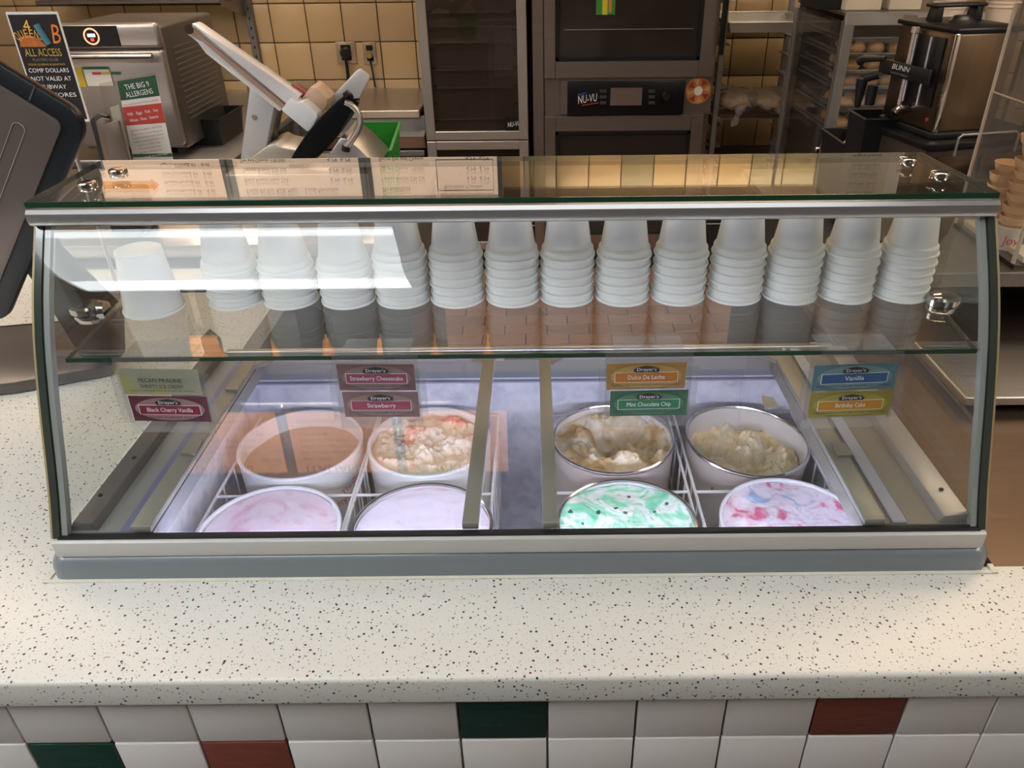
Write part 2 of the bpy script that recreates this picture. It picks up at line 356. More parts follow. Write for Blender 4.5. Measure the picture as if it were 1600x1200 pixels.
# curved front glass
def off(ps, d):
    o = []
    for i, p in enumerate(ps):
        a, b = ps[max(i-1, 0)], ps[min(i+1, len(ps)-1)]; tx, tz = b[0]-a[0], b[1]-a[1]; L = math.hypot(tx, tz); o.append((p[0]+tz/L*d, p[1]-tx/L*d))
    return o
GP = [(y, z) for y, z in PS]; GI = off(GP, .005)
mb = MB(); mb.prism([(CX0+.010, y, z) for y, z in GP]+[(CX0+.010, y, z) for y, z in GI[::-1]], (CX1-CX0-.020, 0, 0))
obj('front_glass', mb, GLASS, case)
# side glass panes + edges + seals
for sx, xo in ((-1, CX0), (1, CX1)):
    xi = xo+(.008 if sx < 0 else -.008)
    pl = [(y+.010, z) for y, z in GP]; pl[0] = (pl[0][0], 1.014); pl = [p for p in pl if p[1] >= 1.014]
    poly = [(xo, y, z) for y, z in pl]+[(xo, 1.10, 1.378), (xo, 1.20, 1.24), (xo, 1.235, 1.014)]
    obj('side_glass', MB().prism(poly, (xi-xo, 0, 0)), GLASS, case, smooth=False)
    eg = off(GP, .009); mb = MB(); mb.prism([(xo-.001*sx*-1, y, z) for y, z in GP]+[(xo+.001*sx, y, z) for y, z in eg[::-1]], (-sx*.009, 0, 0)); obj('glass_edge', mb, EDGEL, case)
    mb = MB(); e2 = off(GP, .012); e1 = off(GP, .002); mb.prism([(xo-sx*.0095, y, z) for y, z in e1]+[(xo-sx*.0095, y, z) for y, z in e2[::-1]], (-sx*.007, 0, 0)); obj('corner_seal', mb, SEAL, case)
    mb = MB(); e1 = off(GP, .001); e2 = off(GP, .012); mb.prism([(xo+sx*.0042, y, z) for y, z in e1]+[(xo+sx*.0040, y, z) for y, z in e2[::-1]], (-sx*.0028, 0, 0)); obj('yellowed_seal', mb, AMBER, case)
# top trim
mb = MB(); tp = [(.918, 1.3625), (.912, 1.366), (.9095, 1.372), (.910, 1.380), (.914, 1.3845), (.945, 1.3845), (.945, 1.376), (.930, 1.370), (.930, 1.3625)]
mb.prism([(-.623, y, z) for y, z in tp], (1.181, 0, 0)); obj('top_trim', mb, ALU, case)
# top glass
tg = [(-.624, .918), (.5576, .918), (.545, 1.112), (-.626, 1.112)]
obj('top_glass', MB().prism([(x, y, 1.386) for x, y in tg], (0, 0, .007)), GLASS, case, smooth=False)
obj('top_glass_edge', MB().box((-.6235, .9165, 1.3862), (.557, .9195, 1.3928)), EDGE, case)
mb = MB(); mb.prism([(-.6255, .919, 1.3864), (-.6235, .919, 1.3864), (-.6255, 1.111, 1.3864), (-.6275, 1.111, 1.3864)], (0, 0, .0062)); mb.prism([(.5565, .919, 1.3864), (.5585, .919, 1.3864), (.5463, 1.111, 1.3864), (.5443, 1.111, 1.3864)], (0, 0, .0062))
mb.box((-.626, 1.111, 1.3864), (.545, 1.1125, 1.3926)); obj('polished_edge', mb, EDGEL, case)
for px, py in ((137, 291), (185, 270), (1468, 274), (1418, 252)):
    p = atz(px, py, 1.393); mb = MB(); mb.lathe([(0, .0058), (.009, .0058), (.0112, .005), (.012, .0035), (.012, 0), (0, 0)], p, 24)
    obj('glass_bolt', mb, CHROME, case)
# shelf
SZ = 1.2195
sh = [(-.590, .842), (.540, .842), (.560, 1.052), (-.606, 1.052)]
obj('glass_shelf', MB().prism([(x, y, SZ-.006) for x, y in sh], (0, 0, .006)), SHELFG, case, smooth=False)
mb = MB(); mb.box((-.590, .8405, SZ-.0058), (.540, .843, SZ-.0004)); obj('shelf_edge', mb, EDGE, case, label='dark green polished front edge of the shelf')
mb = MB()
for (a, b_) in (((-.590, .842), (-.606, 1.052)), ((.540, .842), (.560, 1.052))): mb.prism([(a[0], a[1], SZ-.0056), (a[0]+.0018, a[1], SZ-.0056), (b_[0]+.0018, b_[1], SZ-.0056), (b_[0], b_[1], SZ-.0056)], (0, 0, .005))
mb.box((-.606, 1.0515, SZ-.0056), (.56, 1.053, SZ-.0006)); obj('shelf_rear_edge', mb, EDGEL, case)
for sx, px, py in ((-1, 138, 484), (1, 1472, 470)):
    p = atz(px, py, SZ+.002); xw = CX0+.008 if sx < 0 else CX1-.008
    mb = MB(); mb.lathe([(0, .009), (.020, .009), (.024, .006), (.024, -.002), (0, -.002)], (0, 0, 0), 28, M=Matrix.Translation(p)@Matrix.Diagonal((1, .8, 1, 1)))
    mb.lathe([(0, -.006), (.020, -.006), (.021, -.010), (.018, -.016), (0, -.016)], (0, 0, 0), 24, M=Matrix.Translation(p)@Matrix.Diagonal((1, .8, 1, 1)))
    mb.tube([(xw, p.y, p.z), (xw-sx*.010, p.y, p.z)], [.013, .012], 20); mb.tube([(xw-sx*.008, p.y, p.z), (p.x, p.y, p.z)], .006, 12)
    obj('shelf_clip', mb, CHROME, case)
# side rails / bracket lines under the shelf
for x in (-.556, ):
    mb = MB(); mb.prism([(x-.05, 1.225, 1.012), (x-.02, 1.225, 1.012), (x-.02, 1.225, 1.045), (x-.035, 1.225, 1.062), (x-.05, 1.225, 1.05)], (0, .012, 0)); obj('rear_bracket', mb, DARKF, case)
# deck around the opening, z 1.011
DZ = 1.011; OX0, OX1, OY0, OY1 = -.500, .411, .775, 1.20
mb = MB(); mb.box((CX0+.012, .757, .9862), (OX0, 1.245, DZ)); obj('deck', mb, DECK, case, label='grey deck left of the opening')
mb = MB(); mb.box((OX1, .757, .9862), (CX1-.012, 1.245, DZ)); mb.box((OX0, 1.205, .9862), (OX1, 1.245, DZ)); obj('deck', mb, mat('taupe_deck', (.23, .215, .195), .38, .1, .05, 12), case)
# left side: dark upstand rail, violet stripe
mb = MB(); mb.prism([(CX0+.013, .760, DZ), (-.572, .760, DZ), (-.577, .760, DZ+.012), (-.601, .760, DZ+.014)], (0, .462, 0), .001); obj('side_rail', mb, DARKF, case, label='dark grey raised side rail')
obj('violet_stripe', MB().box((-.543, .758, DZ), (-.528, 1.24, DZ+.0008)), VIOLET, case)
# right side: bands
obj('bright_channel', MB().box((.436, .758, DZ), (.4415, 1.24, DZ+.0035), .001, 1), mat('bright_channel', (.75, .76, .82), .3), case)
obj('channel_groove', MB().box((.443, .758, DZ), (.447, 1.24, DZ+.001)), DARKF, case)
obj('violet_stripe', MB().box((.449, .758, DZ), (.468, 1.24, DZ+.003), .001, 1), mat('blue_grey_band', (.33, .35, .43), .35), case, label='blue grey band')
mb = MB(); mb.prism([(.508, .760, DZ), (CX1-.013, .760, DZ), (CX1-.016, .760, DZ+.014), (.514, .760, DZ+.010)], (0, .462, 0), .001); obj('side_rail', mb, RAILP, case, label='pale pinkish raised side rail')
for x, y in ((-.592, .815), (-.585, .90), (.532, .81)): mb = MB(); mb.lathe([(0, .0008), (.003, .0008), (.003, 0)], (x, y, DZ+.0135), 10); obj('screw', mb, BLACK, case)
# rear light-steel sill behind deck
obj('rear_sill', MB().box((-.57, 1.232, DZ), (.53, 1.246, DZ+.006), .002, 2), ALU, case)
# freezer liner
LX0, LX1, LY0, LY1, LZ = -.585, .515, .769, 1.295, .60
mb = MB(); mb.box((LX0-.012, LY0-.010, LZ-.01), (LX1+.012, LY1+.012, LZ)); mb.box((LX0-.012, LY0-.012, LZ), (LX0, LY1+.012, .9855)); mb.box((LX1, LY0-.012, LZ), (LX1+.012, LY1+.012, .9855))
mb.box((LX0, LY1, LZ), (LX1, LY1+.006, .975)); mb.box((LX0, LY0-.010, LZ), (LX1, LY0, .9855)); obj('freezer_liner', mb, LINER, case, smooth=False)
mb = MB(); mb.box((LX0+.02, LY1-.012, .93), (LX1-.02, LY1-.001, .944), .003, 2); mb.box((LX0+.02, LY1-.010, .915), (LX1-.02, LY1-.001, .918)); obj('liner_lip', mb, mat('liner_lip', (.42, .43, .52), .4), case)
obj('freezer_body', MB().box((LX0-.02, .765, .30), (LX1+.02, 1.31, .588), .01, 2), ALUD, case)
mb = MB(); mb.box((LX0+.03, LY0+.001, .950), (LX1-.03, LY0+.010, .972), .002, 1); obj('light_strip', mb, emit('cool_light_strip', (.74, .76, 1.0), L_STRIP), case)
# lids
def lid(x0, x1, y0, y1, z, bl, br, bb, bf, label, lean=0):
    r = bpy.data.objects.new('lid', None); COL.objects.link(r); r.parent = case; r.location = Vector(((x0+x1)/2, y0, z))-wloc(case); r['label'] = label
    fr = MB(); t = .010
    fr.prism([(x0+lean*0, y0, z), (x0+bl, y0, z), (x0+bl-lean, y1, z), (x0-lean, y1, z)], (0, 0, t), .0015)
    fr.prism([(x1-br, y0, z), (x1, y0, z), (x1, y1, z), (x1-br, y1, z)], (0, 0, t), .0015)
    fr.box((x0+bl-lean, y1-bb, z), (x1-br, y1, z+t), .0015, 1)
    for sx, cx in ((1, x0+bl-lean), (-1, x1-br)): fr.prism([(cx, y1-bb, z+.001), (cx+sx*.022, y1-bb, z+.001), (cx, y1-bb-.022, z+.001)], (0, 0, t-.002))
    obj('lid_frame', fr, FRAME, r)
    obj('pane', MB().box((x0+bl-.002, y0+bf-.002, z+.004), (x1-br+.002, y1-bb+.002, z+.008)), LIDG, r, smooth=False)
    return r
lid(-.526, -.082, .7525, 1.209, DZ+.002, .026, .021, .014, .0, 'left glass lid with taupe frame')
lid(.000, .437, .7525, 1.209, DZ+.002, .020, .027, .012, .0, 'right glass lid with taupe frame', .004)
obj('middle_pane', MB().box((-.080, .7575, DZ+.004), (-.002, 1.209, DZ+.008)), LIDG, case, smooth=False)
for px, py, s in ((372, 612, 1), (305, 712, 1), (1195, 640, -1), (1308, 715, -1)):
    p = atz(px, py, DZ+.013); mb = MB(); mb.prism([p+Vector((0, 0, 0)), p+Vector((s*-.022, .002, 0)), p+Vector((s*-.02, .03, .0)), p+Vector((s*-.004, .035, 0))], (0, 0, .004)); obj('lid_handle', mb, FRAME, case)

# ---------------------------------------------------------------- ice cream tubs
def hash2(x, y, s): return noise.noise(Vector((x, y, s)))
R_T = .1135
def tub(x, y, zr, level, fn, cream, label, tilt=(0, 0), side=None, flavour=None, ring=CHROME, wall=None, hgt=.235, r=R_T, inner=None):
    t = thing('ice_cream_tub', label, 'ice cream tub', (x, y, zr-hgt), 'ice cream tubs in the freezer')
    T = Matrix.Translation((x, y, zr))@Matrix.Rotation(tilt[0], 4, 'X')@Matrix.Rotation(tilt[1], 4, 'Y')
    mb = MB(); mb.lathe([(0, -hgt), (r*.93, -hgt), (r-.002, -.012), (r-.001, -.001), (r-.0035, -.001), (r-.006, -.05), (r*.93-.006, -hgt+.02), (0, -hgt+.02)], (0, 0, 0), 64, M=T)
    obj('carton', mb, wall or PAPER, t)
    mb = MB(); pr = [(r-.0035+.0035*math.cos(a), -.001+.0035*math.sin(a)) for a in [k*math.pi/4 for k in range(9)]]; mb.lathe(pr, (0, 0, 0), 64, M=T)
    obj('rim', mb, ring, t)
    if inner:
        mb = MB(); mb.lathe([(r-.0045, -.004), (r-.0075, -.05), (r-.010, -level-.03)], (0, 0, 0), 64, M=T); obj('cream_coating', mb, inner, t)
    mb = MB(); nr, na = 30, 96; rings = []; cv = mb.b.verts.new((0, 0, -level+fn(0, 0)))
    for i in range(1, nr+1):
        q = (r-.006)*i/nr; rings.append([mb.b.verts.new((q*math.cos(2*math.pi*k/na), q*math.sin(2*math.pi*k/na), -level+fn(q*math.cos(2*math.pi*k/na), q*math.sin(2*math.pi*k/na)))) for k in range(na)])
    for k in range(na): mb.b.faces.new((cv, rings[0][k], rings[0][(k+1) % na]))
    for a, b_ in zip(rings, rings[1:]):
        for k in range(na): mb.b.faces.new((a[k], b_[k], b_[(k+1) % na], a[(k+1) % na]))
    mb._xf(list(mb.b.verts), T); obj('ice_cream', mb, cream, t)
    if side:  # small red print round the carton
        for k, a in enumerate(side[1]):
            a = math.radians(a); ux = Vector((-math.sin(a), math.cos(a), 0)); n = Vector((math.cos(a), math.sin(a), 0))
            if ux.cross(Z).dot(n) < 0: ux = -ux
            o = Vector((x, y, zr))+n*(r+.0005)+Vector((0, 0, -.055-.03*(k % 2)))
            txt(side[0], side[2], t, o, (ux+Vector((0, 0, .35))).normalized(), (Z-ux*.35).normalized(), .013, name='print', off=.0006)
    return t
smooth_top = lambda s, a=.004: (lambda x, y: a*hash2(x*14, y*14, s)+a*.4*hash2(x*50, y*50, s))
def rough_top(s, a, fq=28): return lambda x, y: a*hash2(x*fq, y*fq, s)+a*.5*abs(hash2(x*fq*2.3, y*fq*2.3, s+5))+a*.25*hash2(x*140, y*140, s)
def hollow(s, cx, cy, rad, dep, a): 
    f = rough_top(s, a)
    return lambda x, y: f(x, y)*(1 if math.hypot(x-cx, y-cy) < rad*1.4 else .35)-dep*max(0, 1-(math.hypot(x-cx, y-cy)/rad)**2)**.8
PINKW = ramp('pale_pink_cream', ((.36, (.76, .48, .60)), (.44, (.84, .70, .80)), (.56, (.86, .76, .85)), (.66, (.74, .42, .55))), 9, .5, .001, dist=2.0)
PINKL = ramp('pale_lavender_cream', ((.3, (.82, .74, .90)), (.58, (.86, .80, .94)), (.67, (.84, .58, .72))), 12, .5, .001, dist=2.0)
MINT = ramp('mint_chip_cream', ((.36, (.18, .70, .44)), (.46, (.40, .84, .62)), (.52, (.80, .92, .90)), (.60, (.84, .92, .92)), (.66, (.22, .74, .48))), 13, .5, .003, dist=2.5, chips=(42, .16, (.03, .09, .05)))
BDAY = ramp('birthday_cream', ((.33, (.70, .12, .26)), (.40, (.82, .60, .70)), (.5, (.88, .82, .90)), (.60, (.84, .74, .84)), (.67, (.32, .47, .70))), 22, .5, .003, detail=10, dist=1.2)
STRAW = ramp('strawberry_cheesecake_cream', ((.34, (.50, .05, .10)), (.40, (.80, .28, .26)), (.45, (.90, .70, .56)), (.52, (.93, .88, .76)), (.68, (.90, .78, .55))), 10, .55, .005, dist=1.0)
DULCE = ramp('dulce_cream', ((.36, (.50, .30, .13)), (.46, (.72, .54, .32)), (.54, (.82, .68, .48)), (.64, (.90, .82, .72))), 22, .55, .005)
VANIL = ramp('vanilla_cream', ((.35, (.92, .72, .40)), (.55, (.98, .84, .55)), (.7, (.98, .91, .72))), 16, .55, .004)
PALE = ramp('thin_cream_film', ((.3, (.74, .70, .66)), (.7, (.84, .80, .76))), 10, .5, .0008)
ORNG = ramp('peach_cream', ((.3, (.50, .36, .29)), (.6, (.58, .43, .36)), (.8, (.66, .54, .48))), 7, .5, .001, dist=1.5)
KRAFT = mat('cream_carton', (.46, .39, .35), .5, 0, .05, 10)
ZR = .855
tub(-.445, 1.17, ZR+.004, .035, smooth_top(1), ORNG, 'ice cream tub with smooth peach coloured contents at the back left', side=('Thrifty', (-70, -50, -30), REDI), ring=WIRE, inner=PALE)
tub(-.208, 1.172, ZR+.006, .018, rough_top(2, .020), STRAW, 'open ice cream tub of strawberry cheesecake with red swirls', side=('Thrifty', (-110, -70, -45), REDI), ring=WIRE)
tub(.130, 1.17, ZR+.010, .018, hollow(3, .030, .02, .070, .05, .026), DULCE, 'ice cream tub with a scooped brown dulce de leche hollow', side=('A', (-120, -60), INK), wall=KRAFT, inner=PALE)
tub(.378, 1.168, ZR+.004, .050, rough_top(4, .034, 20), VANIL, 'ice cream tub nearly scooped down to pale yellow vanilla', tilt=(0.02, .05), side=('A', (-130, -60), INK), wall=KRAFT, inner=PALE)
tub(-.437, .940, ZR-.004, .006, smooth_top(5, .003), PINKW, 'full ice cream tub with pale pink streaked top, front row at the left end', side=('Thrifty', (20, 45), REDI), ring=WIRE)
tub(-.192, .940, ZR, .008, smooth_top(6, .003), PINKL, 'full ice cream tub with plain lavender white top beside the dark lid bar', side=('Thrifty', (30, 130), REDI))
tub(.134, .940, ZR+.004, .006, rough_top(7, .007, 16), MINT, 'ice cream tub of pale green mint chocolate chip')
tub(.396, .940, ZR+.002, .006, rough_top(8, .006, 16), BDAY, 'ice cream tub of white birthday cake streaked pink and blue', ring=WIRE)
# wire baskets round each column of tubs
def basket(x, label):
    t = thing('wire_basket', label, 'wire basket', (x, .80, .61), 'white wire baskets in the freezer'); hw = .117
    for z in (.838, .70):
        mb = MB(); mb.tube([(x-hw, .802, z), (x+hw, .802, z), (x+hw, 1.288, z), (x-hw, 1.288, z), (x-hw, .802, z)], .0028, 8); obj('rail', mb, WIRE, t)
    for yy in (1.042,):
        mb = MB(); mb.tube([(x-hw, yy, .838), (x+hw, yy, .838)], .0026, 8); obj('cross_rail', mb, WIRE, t)
    mb = MB()
    for sx in (-1, 1):
        for k in range(10): mb.tube([(x+sx*hw, .802+k*.054, .842), (x+sx*hw, .802+k*.054, .612)], .0018, 6)
    obj('upright_wires', mb, WIRE, t, kind='stuff')
for i, x in enumerate((-.442, -.203, .133, .379)): basket(x, ['white wire basket round the two tubs at the left end', 'white wire basket round the strawberry and lavender white tubs', 'white wire basket round the dulce de leche and mint tubs', 'white wire basket round the vanilla and birthday cake tubs'][i])

# ---------------------------------------------------------------- foam cups
CH_, RR, RB = .073, .0375, .0245
cp = MB().lathe([(0, CH_), (RB-.001, CH_), (RB+.0005, CH_-.002), (RB+.0010, CH_-.006), (RR-.0050, .0170), (RR-.0046, .0150), (RR-.0022, .0128), (RR-.0018, .0118), (RR-.0014, .0045), (RR+.0004, .0036), (RR+.0010, .0020), (RR+.0006, .0003), (RR, 0), (RR-.0032, 0), (RR-.0060, .014), (RB-.002, CH_-.004), (0, CH_-.004)], n=56)
proto = obj('foam_cup', cp, FOAM); tag(proto, 'white foam cup', 'cup', 'upturned white foam cups on the glass shelf')
proto.location = (0, 1.01, SZ+.0003)
sc_ = obj('foam_cup', MB().lathe([(0, .088), (.027, .088), (.0295, .087), (.030, .084), (.0305, .081), (.0296, .079), (.0385, .009), (.0388, .0045), (.0405, .004), (.0408, .002), (.040, 0), (.037, 0), (.0285, .080), (0, .082)], n=56), FOAM)
tag(sc_, 'single white foam cup upside down apart from the stacks, nearest the left clamp', 'cup', 'upturned white foam cups on the glass shelf'); sc_.location = (-.540, .985, SZ+.0003)
stx = [371, 457, 546, 632, 717, 803, 887, 973, 1060, 1148, 1234, 1320, 1407]; cnt = [5, 5, 5, 6, 6, 6, 6, 6, 6, 6, 6, 6, 6]
for i, (px, n) in enumerate(zip(stx, cnt)):
    b0 = atz(px, 466 if i > 0 else 464, SZ); b0.y = 1.010
    xx = -.436+i*.0786 if i else b0.x
    xx = (px-846)*1.099/1205
    for k in range(n):
        o = proto if (i == 0 and k == 0) else proto.copy()
        if o is not proto: COL.objects.link(o)
        o.location = (xx+random.uniform(-.0006, .0006), 1.010+random.uniform(-.0006, .0006), SZ+.0003+k*.0128); o.rotation_euler.z = random.random()*6
        pos = 'top' if k == n-1 else ('bottom' if k == 0 else ORD[k]+' from the bottom')
        o['label'] = 'white foam cup, %s of the %s stack from the left' % (pos, ORD[i])

# ---------------------------------------------------------------- flavour cards in acrylic holders
def holder(cx, wd, z0, cards, label, tilt=0, yy=.8365):
    t = thing('card_holder', label, 'card holder', (cx, yy, z0), 'flavour card holders hanging on the shelf edge')
    ux = Vector((math.cos(tilt), 0, -math.sin(tilt))); uy = Vector((math.sin(tilt), 0, math.cos(tilt))); c = Vector((cx, yy, z0))
    pan = c+ux*0-uy*.045; quadcard('acrylic_panel', pan+Vector((0, .0, 0)), ux, uy, wd+.006, .110, .0015, ACRYL, t)
    mb = MB(); mb.box((cx-wd*.42, yy+.003, SZ+.0012), (cx+wd*.42, yy+.045, SZ+.0026)); mb.box((cx-wd*.42, yy, z0+.005), (cx+wd*.42, yy+.0014, SZ+.0026)); obj('shelf_hook', mb, ACRYL, t)
    for s_ in (-1, 1): quadcard('clear_tape', c+ux*s_*(wd*.5+.004)-uy*.048-Y*.0008, ux, uy, .014, .075, .0003, ACRYL, t)
    for k, cd_ in enumerate(cards):
        cc = c-uy*(.0225+k*.040)+ux*cd_.get('dx', 0)-Y*.0022
        rt = bpy.data.objects.new('flavour_card', None); COL.objects.link(rt); rt.parent = t; rt.location = cc-wloc(t); rt['label'] = cd_['label']
        W_, H_ = wd-.004, .0375
        quadcard('card', cc, ux, uy, W_, H_, .0008, cd_['bg'], rt)
        if cd_.get('glow'): 
            p0 = cc-Y*.0003; e = [(p0+ux*W_*.45*math.cos(a)+uy*H_*.46*math.sin(a)) for a in [q*math.pi/14 for q in range(28)]]
            obj('halo', MB().prism(e, (0, -.0001, 0)), cd_['glow'], rt)
        if cd_.get('bar'):
            quadcard('banner_border', cc-Y*.0006+uy*-.0012, ux, uy, W_*.80, .0145, .0002, WHITEI, rt)
            quadcard('banner', cc-Y*.0008+uy*-.0012, ux, uy, W_*.785, .0133, .0001, cd_['bar'], rt)
            e = [(-.015, .0065), (.015, .0065), (.0165, .0105), (.011, .0135), (0, .0155), (-.011, .0135), (-.0165, .0105)]
            obj('logo_plate', MB().prism([cc-Y*.0010+ux*a+uy*b_ for a, b_ in e], (0, -.0002, 0)), INK, rt)
            txt("Dreyer's", WHITEI, rt, cc-Y*.0013+uy*.0085, ux, uy, .0042, .024, off=.0001)
            txt(cd_['t'], WHITEI, rt, cc-Y*.0010-uy*.0038, ux, uy, .0062, cd_.get('w'), off=.0001)
            txt(cd_['s'], INK, rt, cc-Y*.0003-uy*.0132, ux, uy, .0032, W_*.88, off=.0006)
            txt('natural and artificial flavors added, see carton', INK, rt, cc-Y*.0003-uy*.0168, ux, uy, .0013, W_*.5, off=.0003)
        else:
            txt('PECAN PRALINE', INK, rt, cc-Y*.0004+uy*.000, ux, uy, .0056, .054, off=.0006)
            txt('THRIFTY ICE CREAM', INK, rt, cc-Y*.0004-uy*.0085, ux, uy, .0052, .054, off=.0006)
            txt('Sweet cream with roasted pecans and caramel', INK, rt, cc-uy*.0135, ux, uy, .0018, .078, off=.0004)
    return t
def cm(n, c): return mat(n, c, .5, 0, .18, 60)
holder(-.4765, .102, 1.2105, [dict(label='faded green and yellow flavour card', bg=ramp('yellow_green_card', ((.3, (.27, .28, .21)), (.55, (.31, .31, .22)), (.66, (.36, .31, .07))), 20, .5, .0001)),
    dict(label='maroon flavour card', bg=cm('maroon_card', (.10, .012, .03)), glow=cm('maroon_glow', (.30, .17, .17)), bar=mat('maroon_bar', (.22, .01, .03), .4), t='Black Cherry Vanilla', w=.058, s='Vanilla ice cream loaded with black cherries', dx=.003)], 'clear card holder with the pecan praline and black cherry vanilla cards', .03)
holder(-.206, .100, 1.214, [dict(label='pink grey flavour card, upper', bg=cm('pink_grey_card', (.17, .085, .08)), glow=cm('pink_glow', (.23, .15, .13)), bar=mat('pink_bar', (.27, .05, .09), .4), t='Strawberry Cheesecake', w=.066, s='Cheesecake ice cream with strawberry swirls and graham'),
    dict(label='pink flavour card, lower', bg=cm('pink_card2', (.20, .11, .10)), glow=cm('pink_glow2', (.25, .17, .14)), bar=mat('pink_bar2', (.29, .045, .08), .4), t='Strawberry', w=.036, s='Strawberry ice cream with real strawberries', dx=.002)], 'clear card holder with two pink strawberry cards', .01)
holder(.134, .103, 1.212, [dict(label='orange flavour card', bg=cm('orange_card', (.33, .18, .04)), glow=cm('orange_glow', (.42, .27, .08)), bar=mat('orange_bar', (.48, .16, .01), .4), t='Dulce De Leche', w=.046, s='Caramel ice cream swirled with a rich, creamy, decadent caramel', dx=-.003),
    dict(label='green flavour card', bg=cm('green_card', (.025, .11, .05)), glow=cm('green_glow', (.06, .17, .08)), bar=mat('green_bar', (.02, .17, .07), .4), t='Mint Chocolate Chip', w=.056, s='Mint ice cream loaded with rich sweet chocolate chips', dx=.002)], 'clear card holder with the orange and green cards, dulce and mint', -.012)
holder(.392, .108, 1.2075, [dict(label='blue flavour card', bg=cm('blue_card', (.085, .165, .20)), glow=cm('blue_glow', (.16, .25, .25)), bar=mat('blue_bar', (.03, .09, .23), .4), t='Vanilla', w=.024, s='Rich and creamy vanilla ice cream'),
    dict(label='yellow flavour card', bg=cm('yellow_card', (.24, .20, .03)), glow=cm('yellow_glow', (.33, .27, .05)), bar=mat('yellow_bar', (.45, .20, .01), .4), t='Birthday Cake', w=.038, s='Cake flavored ice cream with a sweet rainbow swirl', dx=.001)], 'clear card holder with the blue vanilla and yellow birthday cake cards', -.035)

#==REST==
def ppoly(name, pts, y, d, m, parent, bev=0, smooth=True, **kw):
    return obj(name, MB().prism([at(px, py, y) for px, py in pts], (0, d, 0), bev), m, parent, smooth=smooth, **kw)
def wx(px, y, z): # world X of image column px at depth y, height z
    D = y*math.cos(PITCH)+(CH-z)*math.sin(PITCH); return (px-PX)/F*D
# ---------------------------------------------------------------- steel worktable behind the case, with slicer and bins
TZ = 1.0
wt = thing('worktable', 'stainless worktable behind the case carrying the slicer and green bin', 'table', (-1.1, 1.84, 0))
obj('tabletop', MB().box((-1.95, 1.83, TZ-.035), (-.335, 2.56, TZ), .004, 2), STEEL, wt)
obj('body', MB().box((-1.93, 1.85, .08), (-.345, 2.54, TZ-.036), .004, 1), mat('grey_brown_panel', (.20, .185, .17), .35, .3, .06, 4), wt)
for k in range(3):
    o = obj('door', MB().box((-1.90+k*.53, 1.832, .12), (-1.90+k*.53+.50, 1.848, .94), .003, 1), mat('grey_door_panel', (.25, .235, .215), .35, .3, .06, 4), wt)
mb = MB(); p = at(487, 506, 1.83); mb.lathe([(0, .003), (.052, .003), (.055, 0), (0, 0)], (0, 0, 0), 32, M=Matrix.Translation((p.x, 1.832, p.z))@Matrix.Rotation(math.pi/2, 4, 'X')); obj('hole_disc', mb, DARKF, wt)  # dark disc stands in for the round hole in the panel
# slicer ---------------------------------------------------
sl = thing('meat_slicer', 'tilted white and steel manual slicer with black blade guard behind the case', 'slicer', (-.62, 2.15, TZ))
y = 2.15
SLW = mat('white_enamel', (.74, .77, .80), .3, .0, .03, 10); SLG = mat('cast_grey', (.55, .54, .54), .35, .15, .05, 8); SLA = mat('bright_aluminium', (.78, .78, .80), .3, .35, .04, 10)
ppoly('leg', [(391, 131), (431, 155), (414, 238), (404, 262), (374, 262)], y-.01, .045, SLG, sl, .003)
ppoly('leg', [(420, 152), (438, 165), (427, 222), (412, 235)], y+.04, .04, DARKF, sl, .002, label='dark rear leg')
mb = MB(); p = at(397, 183, y-.012); mb.lathe([(0, .003), (.006, .003), (.006, 0), (0, 0)], n=16, M=Matrix.Translation(p)@Matrix.Rotation(math.pi/2, 4, 'X')); obj('knob', mb, GREYI, sl)
ppoly('carriage_rail', [(291, 52), (302, 38), (480, 176), (455, 166), (440, 170)], y-.02, .03, SLG, sl, .001)
ppoly('carriage_rail', [(299, 37), (305, 39), (468, 150), (463, 158), (452, 166)], y-.045, .05, SLA, sl, .001)
ppoly('carriage_rail', [(295, 47), (299, 44), (447, 166), (443, 172)], y-.05, .01, mat('copper_edge', (.50, .34, .28), .3, .5), sl, 0, label='copper toned edge of the rail')
ppoly('carriage_rail', [(303, 58), (327, 72), (443, 166), (437, 174), (322, 84)], y-.03, .05, SLA, sl, .001)
mb = MB(); mb.tube([at(295, 46, y-.06), at(295, 46, y+.04)], .011, 16); obj('rail_end', mb, CHROME, sl)
ppoly('fence_plate', [(352, 73), (360, 71), (408, 104), (412, 112), (404, 113)], y+.02, .02, SLG, sl, .001)
ppoly('fence_plate', [(402, 108), (411, 103), (470, 147), (478, 158), (470, 162)], y+.03, .02, SLA, sl, .001)
ppoly('stop_block', [(449, 139), (456, 131), (478, 146), (470, 156)], y-.01, .04, MAROON, sl, .002, label='dark red stop block')
ppoly('carriage_tray', [(439, 172), (453, 154), (463, 161), (473, 159), (495, 178), (496, 185), (486, 203), (480, 206)], y-.07, .09, SLW, sl, .003)
ppoly('pusher_block', [(469, 157), (486, 135), (494, 138), (512, 155), (511, 165), (500, 181), (492, 178)], y-.02, .09, PEACH, sl, .003, label='tan pusher block')
ppoly('handle_plate', [(512, 158), (556, 111), (562, 108), (577, 119), (577, 124), (562, 152), (556, 157), (530, 158), (518, 170)], y+.05, .02, SLG, sl, .004)
